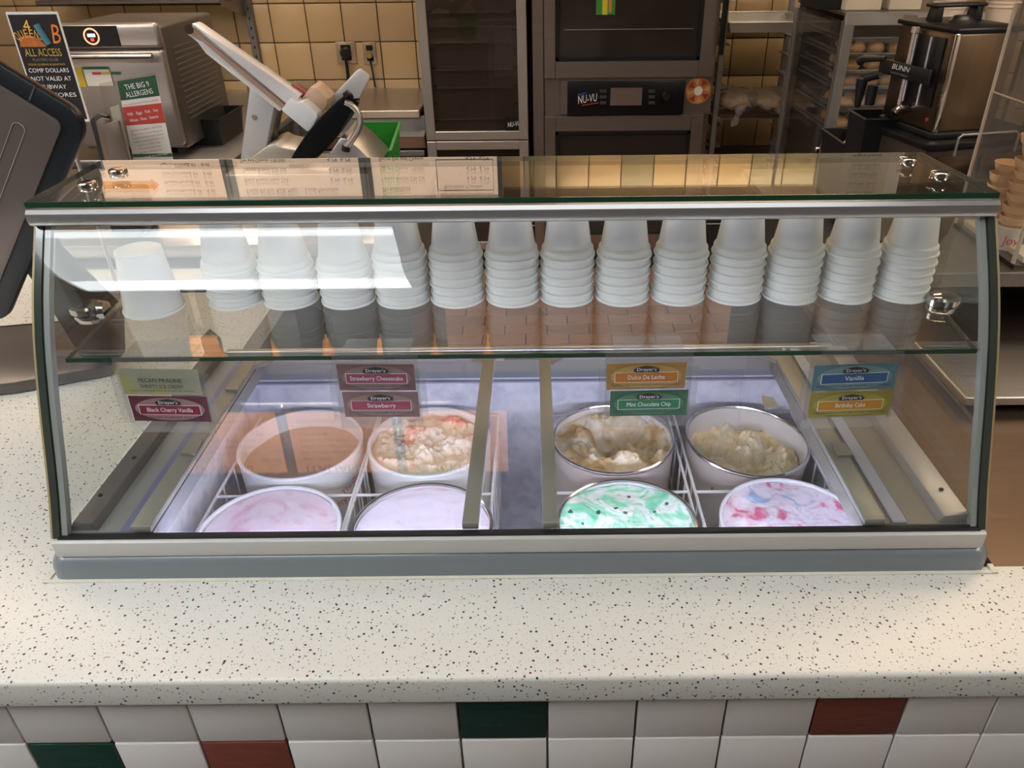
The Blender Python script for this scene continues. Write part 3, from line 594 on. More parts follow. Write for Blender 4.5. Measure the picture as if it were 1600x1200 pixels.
# blade guard: lens shaped disc seen nearly edge on
e = []
c0, c1 = Vector((546, 148)), Vector((452, 262))
for k in range(40):
    a = 2*math.pi*k/40; m_ = (c0+c1)/2; ax = (c1-c0)/2; nn = Vector((-ax.y, ax.x)).normalized()
    q = m_+ax*math.cos(a)+nn*(26 if math.sin(a) < 0 else 13)*math.sin(a)*1.0; e.append((q.x, q.y))
ppoly('blade_guard', e, y-.09, .03, mat('matte_black_guard', (.006, .006, .007), .35, spec=.1), sl, .004)
e2 = []
for k in range(40):
    a = 2*math.pi*k/40; m_ = Vector((512, 210)); ax = Vector((-48, 56)); nn = Vector((-ax.y, ax.x)).normalized()
    q = m_+ax*math.cos(a)+nn*14*math.sin(a); e2.append((q.x, q.y))
ppoly('blade', e2, y-.05, .01, mat('blade_steel', (.08, .085, .08), .1, .9), sl, .001)
ppoly('guard_tab', [(535, 146), (541, 142), (546, 148), (542, 153), (536, 151)], y-.095, .02, BLACK, sl, .001)
pts = [(539, 160), (547, 163), (555, 170), (561, 179), (563, 190), (561, 200), (556, 210), (548, 222), (541, 231)]
mb = MB(); mb.tube([at(a, b, y-.10) for a, b in pts], .0078, 12); obj('handle', mb, STEEL, sl)
mb = MB(); mb.tube([at(541, 228, y-.10), at(540, 236, y-.10)], .011, 12); obj('handle_collar', mb, BLACK, sl)
ppoly('base', [(503, 262), (516, 238), (532, 215), (541, 217), (560, 232), (590, 262)], y-.10, .20, STEEL, sl, .003)
ppoly('base', [(374, 262), (406, 236), (418, 228), (428, 224), (440, 230), (470, 236), (480, 262)], y-.05, .14, mat('pale_steel', (.52, .47, .40), .35, .6), sl, .003, label='pale steel lower base')
bz = at(450, 262, y).z
obj('foot_plate', MB().box((wx(374, y, bz), y-.10, TZ), (wx(590, y, bz), y+.12, bz+.01), .006, 2), STEEL, sl)
# green bin -------------------------------------------------
def bin_(name, label, cat, x0, x1, y0, y1, z0, z1, m, tp=.012, wall=.003, lip=.006, notch=None, grp=None):
    t = thing(name, label, cat, ((x0+x1)/2, (y0+y1)/2, z0), grp)
    def ring(d, z, tt): return [Vector((x0-d+tt, y0-d+tt, z)), Vector((x1+d-tt, y0-d+tt, z)), Vector((x1+d-tt, y1+d-tt, z)), Vector((x0-d+tt, y1+d-tt, z))]
    mb = MB(); R_ = [ring(0, z0, tp), ring(0, z1, 0), ring(lip, z1, 0), ring(lip, z1+.003, 0), ring(-wall, z1+.003, 0), ring(-wall, z0+wall, tp)]
    if notch: 
        for k in (1, 2, 3, 4):
            for j in (0, 1): R_[k][j].z -= notch
    V = [[mb.b.verts.new(p) for p in r] for r in R_]
    for a, b_ in zip(V, V[1:]):
        for k in range(4): mb.b.faces.new((a[k], a[(k+1) % 4], b_[(k+1) % 4], b_[k]))
    mb.b.faces.new(V[0][::-1]); mb.b.faces.new(V[-1])
    obj('shell', mb, m, t, smooth=False); return t
bin_('green_bin', 'bright green plastic bin on the worktable beside the slicer', 'bin', wx(548, 2.3, 1.15), wx(619, 2.3, 1.15), 2.22, 2.42, TZ, 1.165, GREENP, notch=.035)
# napkin dispenser / sign at the left of the worktable -------
nd = thing('card_rack', 'black card rack with brown metal plates beside the allergen sign', 'rack', (-.93, 1.92, TZ))
ppoly('back_plate', [(140, 188), (152, 178), (166, 182), (188, 262), (160, 262)], 1.97, .02, BLACK, nd, .002)
PB = mat('brown_metal_plate', (.16, .125, .105), .35, .5)
ppoly('front_plate', [(149, 190), (158, 184), (171, 187), (190, 262), (166, 262)], 1.94, .006, PB, nd, .001)
ppoly('front_plate', [(160, 195), (183, 188), (186, 190), (201, 250), (204, 262), (176, 262)], 1.92, .006, PB, nd, .001)
obj('base', MB().box((wx(160, 1.9, 1.1), 1.90, TZ), (wx(212, 1.9, 1.1), 1.99, 1.11), .004, 1), BLACK, nd)
al = thing('allergen_sign', 'allergen notice in a clear leaning stand left of the slicer', 'sign', (-.95, 2.02, TZ))
A0, A1 = at(183, 127, 2.02), at(243, 117, 2.02); B0, B1 = at(211, 262, 2.02), at(273, 262, 2.02)
def bil(u, v, dy=0): # u across 0..1, v down 0..1
    return (A0*(1-u)+A1*u)*(1-v)+(B0*(1-u)+B1*u)*v-Y*dy
def strip(name, u0, u1, v0, v1, dy, m, parent, th=.0004): return obj(name, MB().prism([bil(u0, v1, dy), bil(u1, v1, dy), bil(u1, v0, dy), bil(u0, v0, dy)], (0, th, 0)), m, parent, smooth=False)
mb = MB(); mb.prism([at(155, 131, 2.024), at(242, 113, 2.024), at(274, 262, 2.024), at(183, 262, 2.024)], (0, .002, 0)); obj('acrylic_back', mb, ACRYLW, al, smooth=False)
strip('paper', 0, 1, 0, 1, 0, PAPER, al, .001)
strip('green_header', 0, 1, 0, .215, .0006, mat('deep_green_print', (.015, .075, .035), .5), al); strip('red_panel', 0, 1, .29, .50, .0006, mat('red_print', (.52, .06, .045), .5), al); strip('green_footer', 0, 1, .835, .875, .0006, GREENI, al)
mb = MB(); mb.prism([at(172, 168, 2.026-.001), at(186, 163, 2.025), at(208, 262, 2.025), at(196, 262, 2.025)], (0, -.001, 0)); obj('side_leaflet', mb, mat('cream_leaflet', (.60, .55, .44), .6), al)
uxs = (A1-A0).normalized(); uys = Vector((-uxs.z, 0, uxs.x))
txt('THE BIG 9', WHITEI, al, bil(.5, .105, .0016), uxs, uys, .0125, .062); txt('ALLERGENS', WHITEI, al, bil(.52, .185, .0016), uxs, uys, .0125, .070)
txt('FOR A COMPLETE LIST OF MENU ALLERGENS', REDI, al, bil(.5, .27, .0012), uxs, uys, .004, .09)
txt('Milk   Eggs   Fish   Soy', WHITEI, al, bil(.5, .38, .0016), uxs, uys, .007, .08); txt('Wheat   Nuts   Sesame', WHITEI, al, bil(.5, .45, .0016), uxs, uys, .007, .075)
for k, s in enumerate(('FOOD ALLERGY NOTICE', 'If you have a food allergy or', 'a special dietary need please', 'notify an employee before you', 'place your order today.', 'We cannot guarantee', 'any item is allergen free')): txt(s, REDI if k == 0 else GREYI, al, bil(.5, .56+k*.042, .0012), uxs, uys, .0045, .082 if k < 4 else .06)
txt('Please speak to a manager', WHITEI, al, bil(.5, .868, .0016), uxs, uys, .005, .09)
obj('stand_foot', MB().box((wx(190, 2.02, TZ), 2.0, TZ), (wx(262, 2.02, TZ), 2.10, TZ+.006), .001, 1), ACRYL, al)
# ---------------------------------------------------------------- left: register, sign
pos = thing('register_terminal', 'black bezelled register screen seen from behind on its stand', 'cash register', (-.88, 1.25, .95))
P1, P2 = at(137, 186, 1.16), at(2, 512, 1.16)
d1 = (P2-P1).normalized(); d2 = Vector((d1.z, 0, -d1.x)); 
if d2.x > 0: d2 = -d2
Ls = (P2-P1).length
def rrect(w0, w1, h0, h1, r, y_, n=6):
    o = []
    for cx, cy, a0 in ((w1-r, h1-r, 0), (w0+r, h1-r, 90), (w0+r, h0+r, 180), (w1-r, h0+r, 270)):
        for k in range(n+1): a = math.radians(a0+90*k/n); o.append(P1+d2*(cx+r*math.cos(a))+d1*(cy+r*math.sin(a))+Y*(y_-1.16))
    return o
W2 = .34
lean = lambda ob: None
obj('housing', MB().prism(rrect(-.001, W2, -.001, Ls, .035, 1.16), (0, .018, 0), .004), mat('navy_black_bezel', (.011, .014, .019), .35, 0, .1, 6), pos)
obj('housing_cap', MB().prism(rrect(.004, W2-.004, .004, Ls-.004, .032, 1.178), (0, .008, 0), .003), mat('brown_grey_shell', (.23, .18, .16), .35), pos)
obj('glossy_panel', MB().prism(rrect(.026, W2-.026, .026, Ls-.03, .012, 1.1565), (0, .004, 0), .001), mat('glossy_brown_grey_panel', (.17, .135, .12), .22, .3, .12, 3), pos)
mb = MB(); q = rrect(.066, .084, .062, Ls-.03, .008, 1.1555); mb.tube(q+[q[0]], .0006, 5); obj('embossed_line', mb, mat('embossed_line', (.35, .30, .27), .35), pos)
mb = MB(); mb.prism([P1+d2*.075+d1*-.001, P1+d2*.077+d1*-.001, P1+d2*.077+d1*.024, P1+d2*.075+d1*.024], (0, -.0012, 0)); obj('seam', mb, mat('bezel_seam', (.09, .08, .08), .4), pos)
# arm + foot on the counter
mb = MB(); mb.prism([at(28, 320, 1.25), at(70, 402, 1.25), at(172, 500, 1.25), at(175, 575, 1.25), at(125, 560, 1.25), at(60, 455, 1.25), at(20, 400, 1.25)], (0, .06, 0), .006); obj('arm', mb, BLACKG, pos)
fp = [(-90, 618), (20, 606), (172, 578), (178, 556), (118, 508), (-20, 520), (-100, 545)]
fz = .975
mb = MB(); mb.prism([atz(a, b, fz) for a, b in fp], (0, 0, -.0), 0) if False else None
mb = MB(); mb.prism([atz(a, b-8, fz) for a, b in fp], (0, 0, -.0245), .006); obj('foot', mb, mat('grey_foot', (.12, .105, .10), .3, .2), pos)
mb = MB(); mb.prism([atz(a, b-4, .9515)+Vector((0, 0, 0)) for a, b in fp], (0, 0, .008), .002); obj('foot_rim', mb, BLACK, pos)
# players club sign
ps = thing('players_club_sign', 'black and gold players club sign on a stem behind the register', 'sign', (-1.05, 1.62, .95))
ys = 1.62; c0 = at(8, 19, ys); c1 = at(89, 18, ys); wS = c1.x-c0.x; hS = wS*2.05; xa = c0.x
def S(u, v, dy=0): return Vector((xa+wS*u, ys-dy, c0.z-v*wS))
def sq(name, u0, u1, v0, v1, dy, m, th=.0003): return obj(name, MB().prism([S(u0, v1, dy), S(u1, v1, dy), S(u1, v0, dy), S(u0, v0, dy)], (0, th, 0)), m, ps, smooth=False)
sq('frame', 0, 1, 0, 2.05, 0, PAPER, .003); sq('poster', .03, .97, .045, 2.0, .0005, mat('black_poster', (.02, .015, .016), .35))
glow = mat('orange_flame_print', (.50, .14, .02), .5, 0, .5, 120)
mb = MB(); mb.prism([S(.08, .62, .001), S(.60, .62, .001), S(.50, .48, .001), S(.3, .40, .001), S(.12, .45, .001)], (0, .0002, 0)); obj('flame_print', mb, glow, ps)
mb = MB(); mb.tube([S(.53, .22, .0012), S(.66, .58, .0012)], .006, 8); obj('blue_column_print', mb, mat('teal_print', (.06, .20, .26), .5), ps)
txt('4', mat('gold_letters', (.80, .50, .10), .4), ps, S(.34, .34, .0016), X, Z, .020)
arc = 'QUEENS'
gm = mat('gold_letters_b', (.75, .42, .08), .4)
for k, ch in enumerate(arc):
    a = (k-2.5)*.19; txt(ch, gm, ps, S(.33+.46*math.sin(a)*1.0, .60-.15*math.cos(a*1.6), .0018), (math.cos(a*.9), 0, -math.sin(a*.9)), (math.sin(a*.9), 0, math.cos(a*.9)), .015, .0072)
txt('B', mat('orange_neon_print', (.75, .22, .05), .4), ps, S(.83, .56, .0016), X, Z, .034, .018, italic=.25)
txt('ALL ACCESS', GOLD, ps, S(.5, .79, .0016), X, Z, .014, wS*.72); txt('PLAYERS CLUB', GREYI, ps, S(.5, .88, .0016), X, Z, .005, wS*.5)
txt('FOUR QUEENS & BINION\'S', GOLD, ps, S(.5, .96, .0016), X, Z, .0035, wS*.72)
for k, s in enumerate(('COMP DOLLARS', 'NOT VALID AT', 'SUBWAY', 'OR STORES')): txt(s, WHITEI, ps, S(.5, 1.09+k*.155, .0016), X, Z, .0078, wS*(.80 if k != 2 else .5))
mb = MB(); mb.tube([S(.5, 2.05), Vector((S(.5, 0).x, ys, .96))], .004, 8); mb.lathe([(0, 0), (.05, 0), (.05, .006), (0, .010)], (S(.5, 0).x, ys, .9505), 28); obj('stem', mb, ALU, ps)

# ---------------------------------------------------------------- back left: table, rapid oven, black tub
bt = thing('steel_table', 'stainless table along the tiled wall under the rapid oven', 'table', (-1.9, 3.08, 0))
obj('tabletop', MB().box((-3.1, 3.06, .87), (-1.20, 4.15, .90), .004, 2), STEEL, bt)
for x, yy in ((-3.05, 3.12), (-1.26, 3.12), (-3.05, 4.1), (-1.26, 4.1)): mb = MB(); mb.tube([(x, yy, 0), (x, yy, .87)], .02, 12); obj('leg', mb, ALUD, bt)
obj('lower_shelf', MB().box((-3.08, 3.1, .25), (-1.22, 4.12, .27), .003, 1), STEELD, bt)
ov = thing('rapid_oven', 'silver rapid cook oven with a dark round display', 'oven', (-1.6, 3.1, .90))
x0, x1 = -1.80, -1.385; y0, y1 = 3.08, 3.62
zt = at(180, 36, 3.08).z
zp = at(180, 76, y0).z
OVS = mat('oven_brushed_steel', (.47, .42, .40), .3, .7, .06, 5, stretch=(1, 1, 8))
obj('body', MB().box((x0+.01, y0+.03, .93), (x1, y1, zt-.012), .012, 3), STEELD, ov)
obj('control_fascia', MB().box((x0, y0-.005, zp), (x1, y0+.035, zt), .014, 3), OVS, ov)
obj('door', MB().box((x0, y0-.012, .95), (x1, y0+.028, zp-.006), .010, 3), OVS, ov)
f0 = at(95, 41, y0-.006); f1 = at(190, 73, y0-.006)
obj('display_glass', MB().box((f0.x, y0-.008, f1.z), (f1.x, y0-.003, f0.z), .002, 1), mat('black_display', (.012, .012, .014), .12), ov)
pc = at(143, 57, y0-.009); mb = MB()
ringp = [(pc.x+.026*math.cos(a), y0-.010, pc.z+.026*math.sin(a)) for a in [k*math.pi/16 for k in range(33)]]
mb.tube(ringp, .0028, 6); obj('display_ring', mb, emit('display_ring', (1, .45, .25), 1.2), ov)
obj('display_clock', MB().box((pc.x-.014, y0-.0095, pc.z-.002), (pc.x+.014, y0-.0088, pc.z+.009)), emit('display_clock', (.6, .75, 1), 1.4), ov)
obj('display_dot', MB().box((pc.x-.006, y0-.0095, pc.z-.016), (pc.x+.006, y0-.0088, pc.z-.006)), emit('display_dot', (.9, .1, .08), .8), ov)
hz = at(180, 88, y0-.05).z
mb = MB(); mb.tube([(x0+.02, y0-.05, hz), (x1-.02, y0-.05, hz)], .0105, 14)
for xx in (x0+.05, x1-.045): mb.tube([(xx, y0-.05, hz), (xx, y0-.008, hz)], .008, 10)
obj('door_handle', mb, CHROME, ov)
for r in range(14):
    mb = MB(); zz = at(240, 70, y0).z-.02-r*.020; mb.box((x1-.001, y0+.10, zz-.005), (x1+.0015, y1-.06, zz)); obj('vent_slat', mb, DARKF, ov)
a_ = at(112, 105, y0-.014); b_ = at(136, 136, y0-.014); obj('yellow_note', MB().box((a_.x, y0-.0145, b_.z), (b_.x, y0-.0125, a_.z)), mat('yellow_note', (.62, .42, .05), .6), ov)
a_ = at(129, 104, y0-.014); b_ = at(178, 134, y0-.014); ob = obj('paper_chart', MB().box((a_.x, y0-.0165, b_.z), (b_.x, y0-.0148, a_.z)), PAPER, ov)
obj('chart_header', MB().box((a_.x, y0-.0172, a_.z-.010), (b_.x, y0-.0166, a_.z)), GREENI, ov)
for k, cc in enumerate((REDI, mat('amber_ink', (.7, .42, .08), .6), GREENI)): obj('chart_band', MB().box((a_.x+.03+k*.035, y0-.0172, a_.z-.028), (a_.x+.063+k*.035, y0-.0166, a_.z-.019)), cc, ov)
for xx in (x0+.05, x1-.05): mb = MB(); mb.lathe([(0, 0), (.02, 0), (.022, .032), (0, .032)], (xx, y0+.08, .9005), 16); obj('foot', mb, BLACK, ov)
bin_('black_pan', 'black plastic food pan on the steel table beside the rapid oven', 'pan', wx(296, 3.3, .95), wx(355, 3.3, .95), 3.27, 3.55, .9005, 1.005, BLACK)
# back counter against wall
bc = thing('prep_counter', 'stainless prep counter against the tiled wall left of the proofer', 'counter', (-1.2, 4.2, 0))
XA, XB = -1.95, -.60
obj('worktop', MB().box((XA, 4.18, .828), (XB-.02, 4.845, .856), .003, 1), STEEL, bc); obj('front_lip', MB().box((XA, 4.165, .822), (XB-.02, 4.182, .858), .003, 1), mat('bright_warm_lip', (.72, .60, .46), .35, .3), bc)
obj('apron', MB().prism([(XA, 4.20, .820), (XA, 4.20, .75), (XA, 4.14, .735), (XA, 4.14, .728), (XA, 4.22, .728), (XA, 4.24, .82)], (XB-XA, 0, 0), .002), mat('pale_steel_apron', (.45, .44, .42), .35, .6, .05, 4), bc)
obj('lower_apron', MB().prism([(XA, 4.14, .727), (XA, 4.17, .665), (XA, 4.22, .655), (XA, 4.24, .727)], (XB-XA, 0, 0), .002), STEEL, bc)
obj('base_rail', MB().box((XA, 4.165, .625), (XB-.01, 4.22, .653), .002, 1), ALUD, bc); obj('cabinet', MB().box((XA, 4.24, .1), (XB-.03, 4.84, .62), .003, 1), STEELD, bc)
# outlets and cords
def outlet(px, py, w_, h_, label, plug):
    p = at(px, py, 4.83); t = thing('wall_outlet', label, 'outlet', (p.x, 4.837, p.z), 'wall outlets')
    obj('cover_plate', MB().box((p.x-w_/2, 4.828, p.z-h_/2), (p.x+w_/2, 4.8365, p.z+h_/2), .003, 2), mat('steel_cover_plate', (.50, .38, .27), .3, .6), t)
    for s in (-1, 1): obj('socket', MB().box((p.x-w_*.25, 4.825, p.z+s*h_*.24-.014), (p.x+w_*.25, 4.8285, p.z+s*h_*.24+.014), .003, 1), PAPER if not plug else BLACK, t)
    return p
p = outlet(541, 82, .115, .115, 'steel wall outlet with the thick black plug', 1)
cdp = thing('power_cord', 'thick black plug and cord hanging from the wall outlet', 'cord', (p.x, 4.80, p.z))
mb = MB(); mb.lathe([(0, 0), (.030, 0), (.032, .02), (.022, .045), (0, .048)], n=24, M=Matrix.Translation((p.x, 4.826, p.z))@Matrix.Rotation(math.pi/2, 4, 'X')); obj('plug', mb, BLACK, cdp)
mb = MB(); mb.tube([(p.x, 4.79, p.z-.01), (p.x+.004, 4.785, p.z-.06), (p.x+.002, 4.79, p.z-.12), (p.x-.012, 4.80, p.z-.19), (p.x-.03, 4.815, .865)], .009, 8); obj('cable', mb, BLACK, cdp)
p = outlet(578, 83, .075, .12, 'narrow steel wall outlet with the thin cord', 1)
cdp = thing('power_cord', 'thin black cord hanging from the narrow wall outlet', 'cord', (p.x, 4.80, p.z))
mb = MB(); mb.lathe([(0, 0), (.016, 0), (.014, .03), (0, .032)], n=16, M=Matrix.Translation((p.x, 4.826, p.z-.01))@Matrix.Rotation(math.pi/2, 4, 'X')); obj('plug', mb, mat('brass_plug', (.6, .4, .12), .3, .6), cdp)
mb = MB(); mb.tube([(p.x, 4.80, p.z-.02), (p.x+.008, 4.81, p.z-.1), (p.x+.01, 4.82, .865)], .0045, 8); obj('cable', mb, BLACK, cdp)
# wall shelf + slotted upright
ws = thing('wall_shelf', 'dark steel wall shelf on a slotted upright above the prep counter', 'shelf', (-1.6, 4.6, 1.3))
s0 = at(408, 128, 4.80); s1 = at(352, 0, 4.80)
obj('upright', MB().box((s0.x-.02, 4.80, s0.z), (s0.x+.02, 4.837, 1.9), .002, 1), STEELD, ws)
for k in range(9): obj('slot', MB().box((s0.x-.005, 4.7985, s0.z+.03+k*.05), (s0.x+.005, 4.8005, s0.z+.045+k*.05)), INK, ws)
obj('board', MB().box((-2.6, 4.45, 1.345), (s0.x-.02, 4.80, 1.365), .003, 1), STEELD, ws)
obj('bracket', MB().prism([(s0.x-.02, 4.8, 1.345), (s0.x-.02, 4.46, 1.345), (s0.x-.02, 4.46, 1.33), (s0.x-.02, 4.8, 1.25)], (.004, 0, 0)), STEELD, ws)

# ---------------------------------------------------------------- proofer and oven
DZ_ = 4.10
pr = thing('proofer', 'tall grey proofer cabinet with a dark glass door', 'proofer', (-.32, 4.1, 0))
PX0, PX1 = -.585, -.055; FG = mat('grey_door_frame', (.46, .42, .39), .38, .5, .05, 6, stretch=(1, 1, 6))
obj('shell', MB().prism([(PX0, 4.14, .10), (PX1, 4.14, .10), (PX1, 4.14, 1.85), (PX0, 4.14, 1.85)], (0, .66, 0)), STEELD, pr, smooth=False)
INN = mat('dim_interior', (.34, .29, .26), .45, .2, .1, 4)
def doorframe(name, x0, x1, z0, z1, y_, fw_, m, gl, parent, fb=None):
    fb = fb or fw_; r = bpy.data.objects.new(name, None); COL.objects.link(r); r.parent = parent; r.location = Vector((x0, y_, z0))-wloc(parent)
    mb = MB(); mb.box((x0, y_, z0), (x0+fw_, y_+.03, z1), .003, 1); mb.box((x1-fw_, y_, z0), (x1, y_+.03, z1), .003, 1); mb.box((x0+fw_, y_, z1-fb), (x1-fw_, y_+.03, z1), .003, 1); mb.box((x0+fw_, y_, z0), (x1-fw_, y_+.03, z0+fb), .003, 1); obj('door_frame', mb, m, r)
    obj('door_glass', MB().box((x0+fw_-.002, y_+.012, z0+fb-.002), (x1-fw_+.002, y_+.016, z1-fb+.002)), gl, r, smooth=False); return r
SMOKE = glass('smoked_glass', (.60, .56, .53), 0, 1.5, .01)
zb_ = at(740, 219, DZ_).z
doorframe('door', PX0, PX1, zb_, 1.84, DZ_, .048, FG, SMOKE, pr, .044); doorframe('door', PX0, PX1, .12, zb_-.006, DZ_, .048, FG, SMOKE, pr, .044)
obj('interior_back', MB().box((PX0+.03, 4.133, zb_+.02), (PX1-.03, 4.139, 1.82)), INN, pr, smooth=False)
for py in (20, 42, 67, 110, 138, 187):
    zz = at(740, py, DZ_+.02).z; obj('rack_rail', MB().box((PX0+.07, 4.118, zz-.004), (PX1-.07, 4.132, zz+.004), .001, 1), mat('rack_rail', (.42, .37, .32), .3, .6), pr)
for s in (PX0+.062, PX1-.062):
    for k in range(9): mb = MB(); mb.box((s-.012, 4.118, zb_+.09+k*.085), (s+.012, 4.132, zb_+.10+k*.085)); obj('runner', mb, DARKF, pr)
p = at(803, 194, DZ_); obj('logo_plate', MB().box((p.x-.043, DZ_+.006, p.z-.035), (p.x+.038, DZ_+.011, p.z+.035)), BLACK, pr)
txt('NU-VU', WHITEI, pr, (p.x, DZ_+.005, p.z-.012), (1, 0, .12), (-.12, 0, 1), .024, .066, italic=.2)
bo = thing('bake_oven', 'large dark stainless double bake oven with black control panel', 'oven', (.42, 4.1, 0))
BX0, BX1 = -.028, .882; OB = mat('dark_oven_steel', (.29, .245, .225), .33, .7, .12, 3, stretch=(1, 1, 14))
zA, zB, zC = at(975, 122, DZ_).z, at(975, 181, DZ_).z, .12
obj('shell', MB().box((BX0, 4.15, .08), (BX1, 4.82, 2.0), .006, 1), OB, bo); 
obj('side_post', MB().box((BX0, DZ_+.01, .08), (BX0+.055, 4.15, 2.0), .003, 1), OB, bo)
def ovendoor(x0, x1, z0, z1, gx0, gx1, gz0, gz1, label):
    r = bpy.data.objects.new('door', None); COL.objects.link(r); r.parent = bo; r.location = Vector((x0, DZ_, z0))-wloc(bo); r['label'] = label
    mb = MB(); mb.box((x0, DZ_, z0), (gx0, DZ_+.05, z1), .003, 1); mb.box((gx1, DZ_, z0), (x1, DZ_+.05, z1), .003, 1); mb.box((gx0, DZ_, z0), (gx1, DZ_+.05, gz0), .003, 1); mb.box((gx0, DZ_, gz1), (gx1, DZ_+.05, z1), .003, 1); obj('door_frame', mb, OB, r)
    obj('door_glass', MB().box((gx0-.003, DZ_+.008, gz0-.003), (gx1+.003, DZ_+.016, gz1+.003)), DGLASS, r, smooth=False)
    mb = MB(); e = .018; mb.box((gx0, DZ_-.001, gz0), (gx0+e, DZ_+.008, gz1), .002, 1); mb.box((gx1-e, DZ_-.001, gz0), (gx1, DZ_+.008, gz1), .002, 1); mb.box((gx0, DZ_-.001, gz0), (gx1, DZ_+.008, gz0+e), .002, 1); mb.box((gx0, DZ_-.001, gz1-e), (gx1, DZ_+.008, gz1), .002, 1); obj('glass_gasket', mb, BLACK, r); return r
gx0, gx1 = wx(873, 4.1, 1.1), wx(1098, 4.1, 1.1)
dr = ovendoor(BX0+.058, BX1-.004, zA, 1.95, gx0, gx1, at(975, 95, DZ_).z, 1.85, 'upper oven door with dark glass')
for py in (46,): zz = at(975, py, DZ_).z; obj('rack_line', MB().box((gx0+.04, DZ_+.005, zz-.002), (gx1-.04, DZ_+.0075, zz+.002)), GREYI, dr)
gx0, gx1 = wx(872, 4.1, .75), wx(1083, 4.1, .75)
ovendoor(BX0+.058, BX1-.03, zC, zB, gx0, gx1, .20, at(975, 205, DZ_).z, 'lower oven door with dark glass')
obj('control_surround', MB().box((wx(880, 4.1, .92), DZ_+.006, zB+.006), (wx(1072, 4.1, .92), DZ_+.05, zA-.008), .003, 1), OB, bo)
obj('control_backing', MB().box((BX0+.058, DZ_+.02, zB), (BX1, DZ_+.06, zA), .002, 1), OB, bo)
c0_, c1_ = at(887, 127, DZ_), at(1067, 178, DZ_)
obj('control_panel', MB().box((c0_.x, DZ_-.008, c1_.z), (c1_.x, DZ_+.008, c0_.z), .006, 2), BLACKG, bo)
a_, b_ = at(954, 137, DZ_), at(1002, 164, DZ_); obj('screen', MB().box((a_.x, DZ_-.0105, b_.z), (b_.x, DZ_-.0078, a_.z), .001, 1), mat('grey_screen', (.17, .13, .115), .25), bo)
p = at(918, 155, DZ_); txt('NU-VU', WHITEI, bo, (p.x, DZ_-.0085, p.z-.014), (1, 0, .14), (-.14, 0, 1), .038, .10, italic=.2)
mb = MB(); mb.prism([(p.x-.05, DZ_-.0085, p.z+.028), (p.x-.005, DZ_-.0085, p.z+.036), (p.x-.005, DZ_-.0085, p.z+.030), (p.x-.05, DZ_-.0085, p.z+.016)], (0, -.0005, 0)); obj('blue_logo_bar', mb, mat('blue_print', (.03, .07, .30), .4), bo)
mb = MB(); mb.prism([(p.x-.03, DZ_-.0085, p.z-.026), (p.x+.055, DZ_-.0085, p.z-.014), (p.x+.055, DZ_-.0085, p.z-.018), (p.x-.03, DZ_-.0085, p.z-.030)], (0, -.0005, 0)); obj('red_logo_bar', mb, REDI, bo)
for px in (942, 1018):
    for py in (142, 151, 160): p = at(px, py, DZ_); obj('button', MB().box((p.x-.017, DZ_-.0115, p.z-.008), (p.x+.017, DZ_-.0078, p.z+.008), .002, 1), mat('dark_button', (.05, .05, .055), .4), bo)
for px, py, r_ in ((1040, 150, .022),): p = at(px, py, DZ_); mb = MB(); mb.lathe([(0, .022), (r_*.8, .022), (r_, .016), (r_, 0), (0, 0)], n=24, M=Matrix.Translation((p.x, DZ_-.008, p.z))@Matrix.Rotation(math.pi/2, 4, 'X')); obj('knob', mb, BLACK, bo)
p = at(1092, 143, DZ_); mg = thing('round_magnet', 'round orange and brown pie shaped magnet on the bake oven', 'magnet', (p.x, DZ_-.002, p.z))
mb = MB(); mb.lathe([(0, .003), (.064, .003), (.066, .001), (.066, 0), (0, 0)], n=40, M=Matrix.Translation((p.x, DZ_+.019, p.z))@Matrix.Rotation(math.pi/2, 4, 'X')); obj('disc', mb, mat('orange_brown_print', (.52, .20, .07), .4, 0, .6, 28), mg)
for k in range(8):
    a = k*math.pi/4+.2; mb = MB(); mb.prism([(p.x+.022*math.cos(a), DZ_+.0155, p.z+.022*math.sin(a)), (p.x+.058*math.cos(a-.28), DZ_+.0155, p.z+.058*math.sin(a-.28)), (p.x+.058*math.cos(a+.28), DZ_+.0155, p.z+.058*math.sin(a+.28))], (0, -.0006, 0)); obj('slice_print', mb, [mat('tan_print', (.62, .36, .16), .4), mat('dark_red_print', (.30, .05, .03), .4)][k % 2], mg)
mb = MB(); mb.lathe([(0, .005), (.022, .005), (.022, .003), (0, .003)], n=24, M=Matrix.Translation((p.x, DZ_+.019, p.z))@Matrix.Rotation(math.pi/2, 4, 'X')); obj('centre_disc', mb, PAPER, mg)
a_, b_ = at(932, -8, DZ_), at(961, 23, DZ_); st = thing('oven_sticker', 'small green and yellow sticker on the upper oven glass', 'sticker', (a_.x, DZ_, b_.z))
obj('green_field', MB().box((a_.x, DZ_+.0055, b_.z), (b_.x, DZ_+.0075, a_.z)), mat('sticker_green', (.05, .30, .04), .5), st); obj('yellow_field', MB().box((a_.x+.03, DZ_+.005, b_.z), (a_.x+.055, DZ_+.0056, a_.z)), mat('sticker_yellow', (.75, .65, .04), .5), st); obj('orange_field', MB().box((a_.x+.06, DZ_+.005, b_.z+.01), (a_.x+.075, DZ_+.0056, a_.z)), mat('sticker_orange', (.6, .25, .08), .5), st)
mb = MB(); pA, pB = at(1131, -20, DZ_-.05), at(1126, 86, DZ_-.05); mb.box((pB.x-.012, DZ_-.06, pB.z), (pB.x+.012, DZ_-.03, 1.75), .006, 2); mb.box((BX1-.02, DZ_-.05, 1.40), (pB.x+.01, DZ_+.01, 1.43)); obj('door_handle', mb, BLACK, bo)

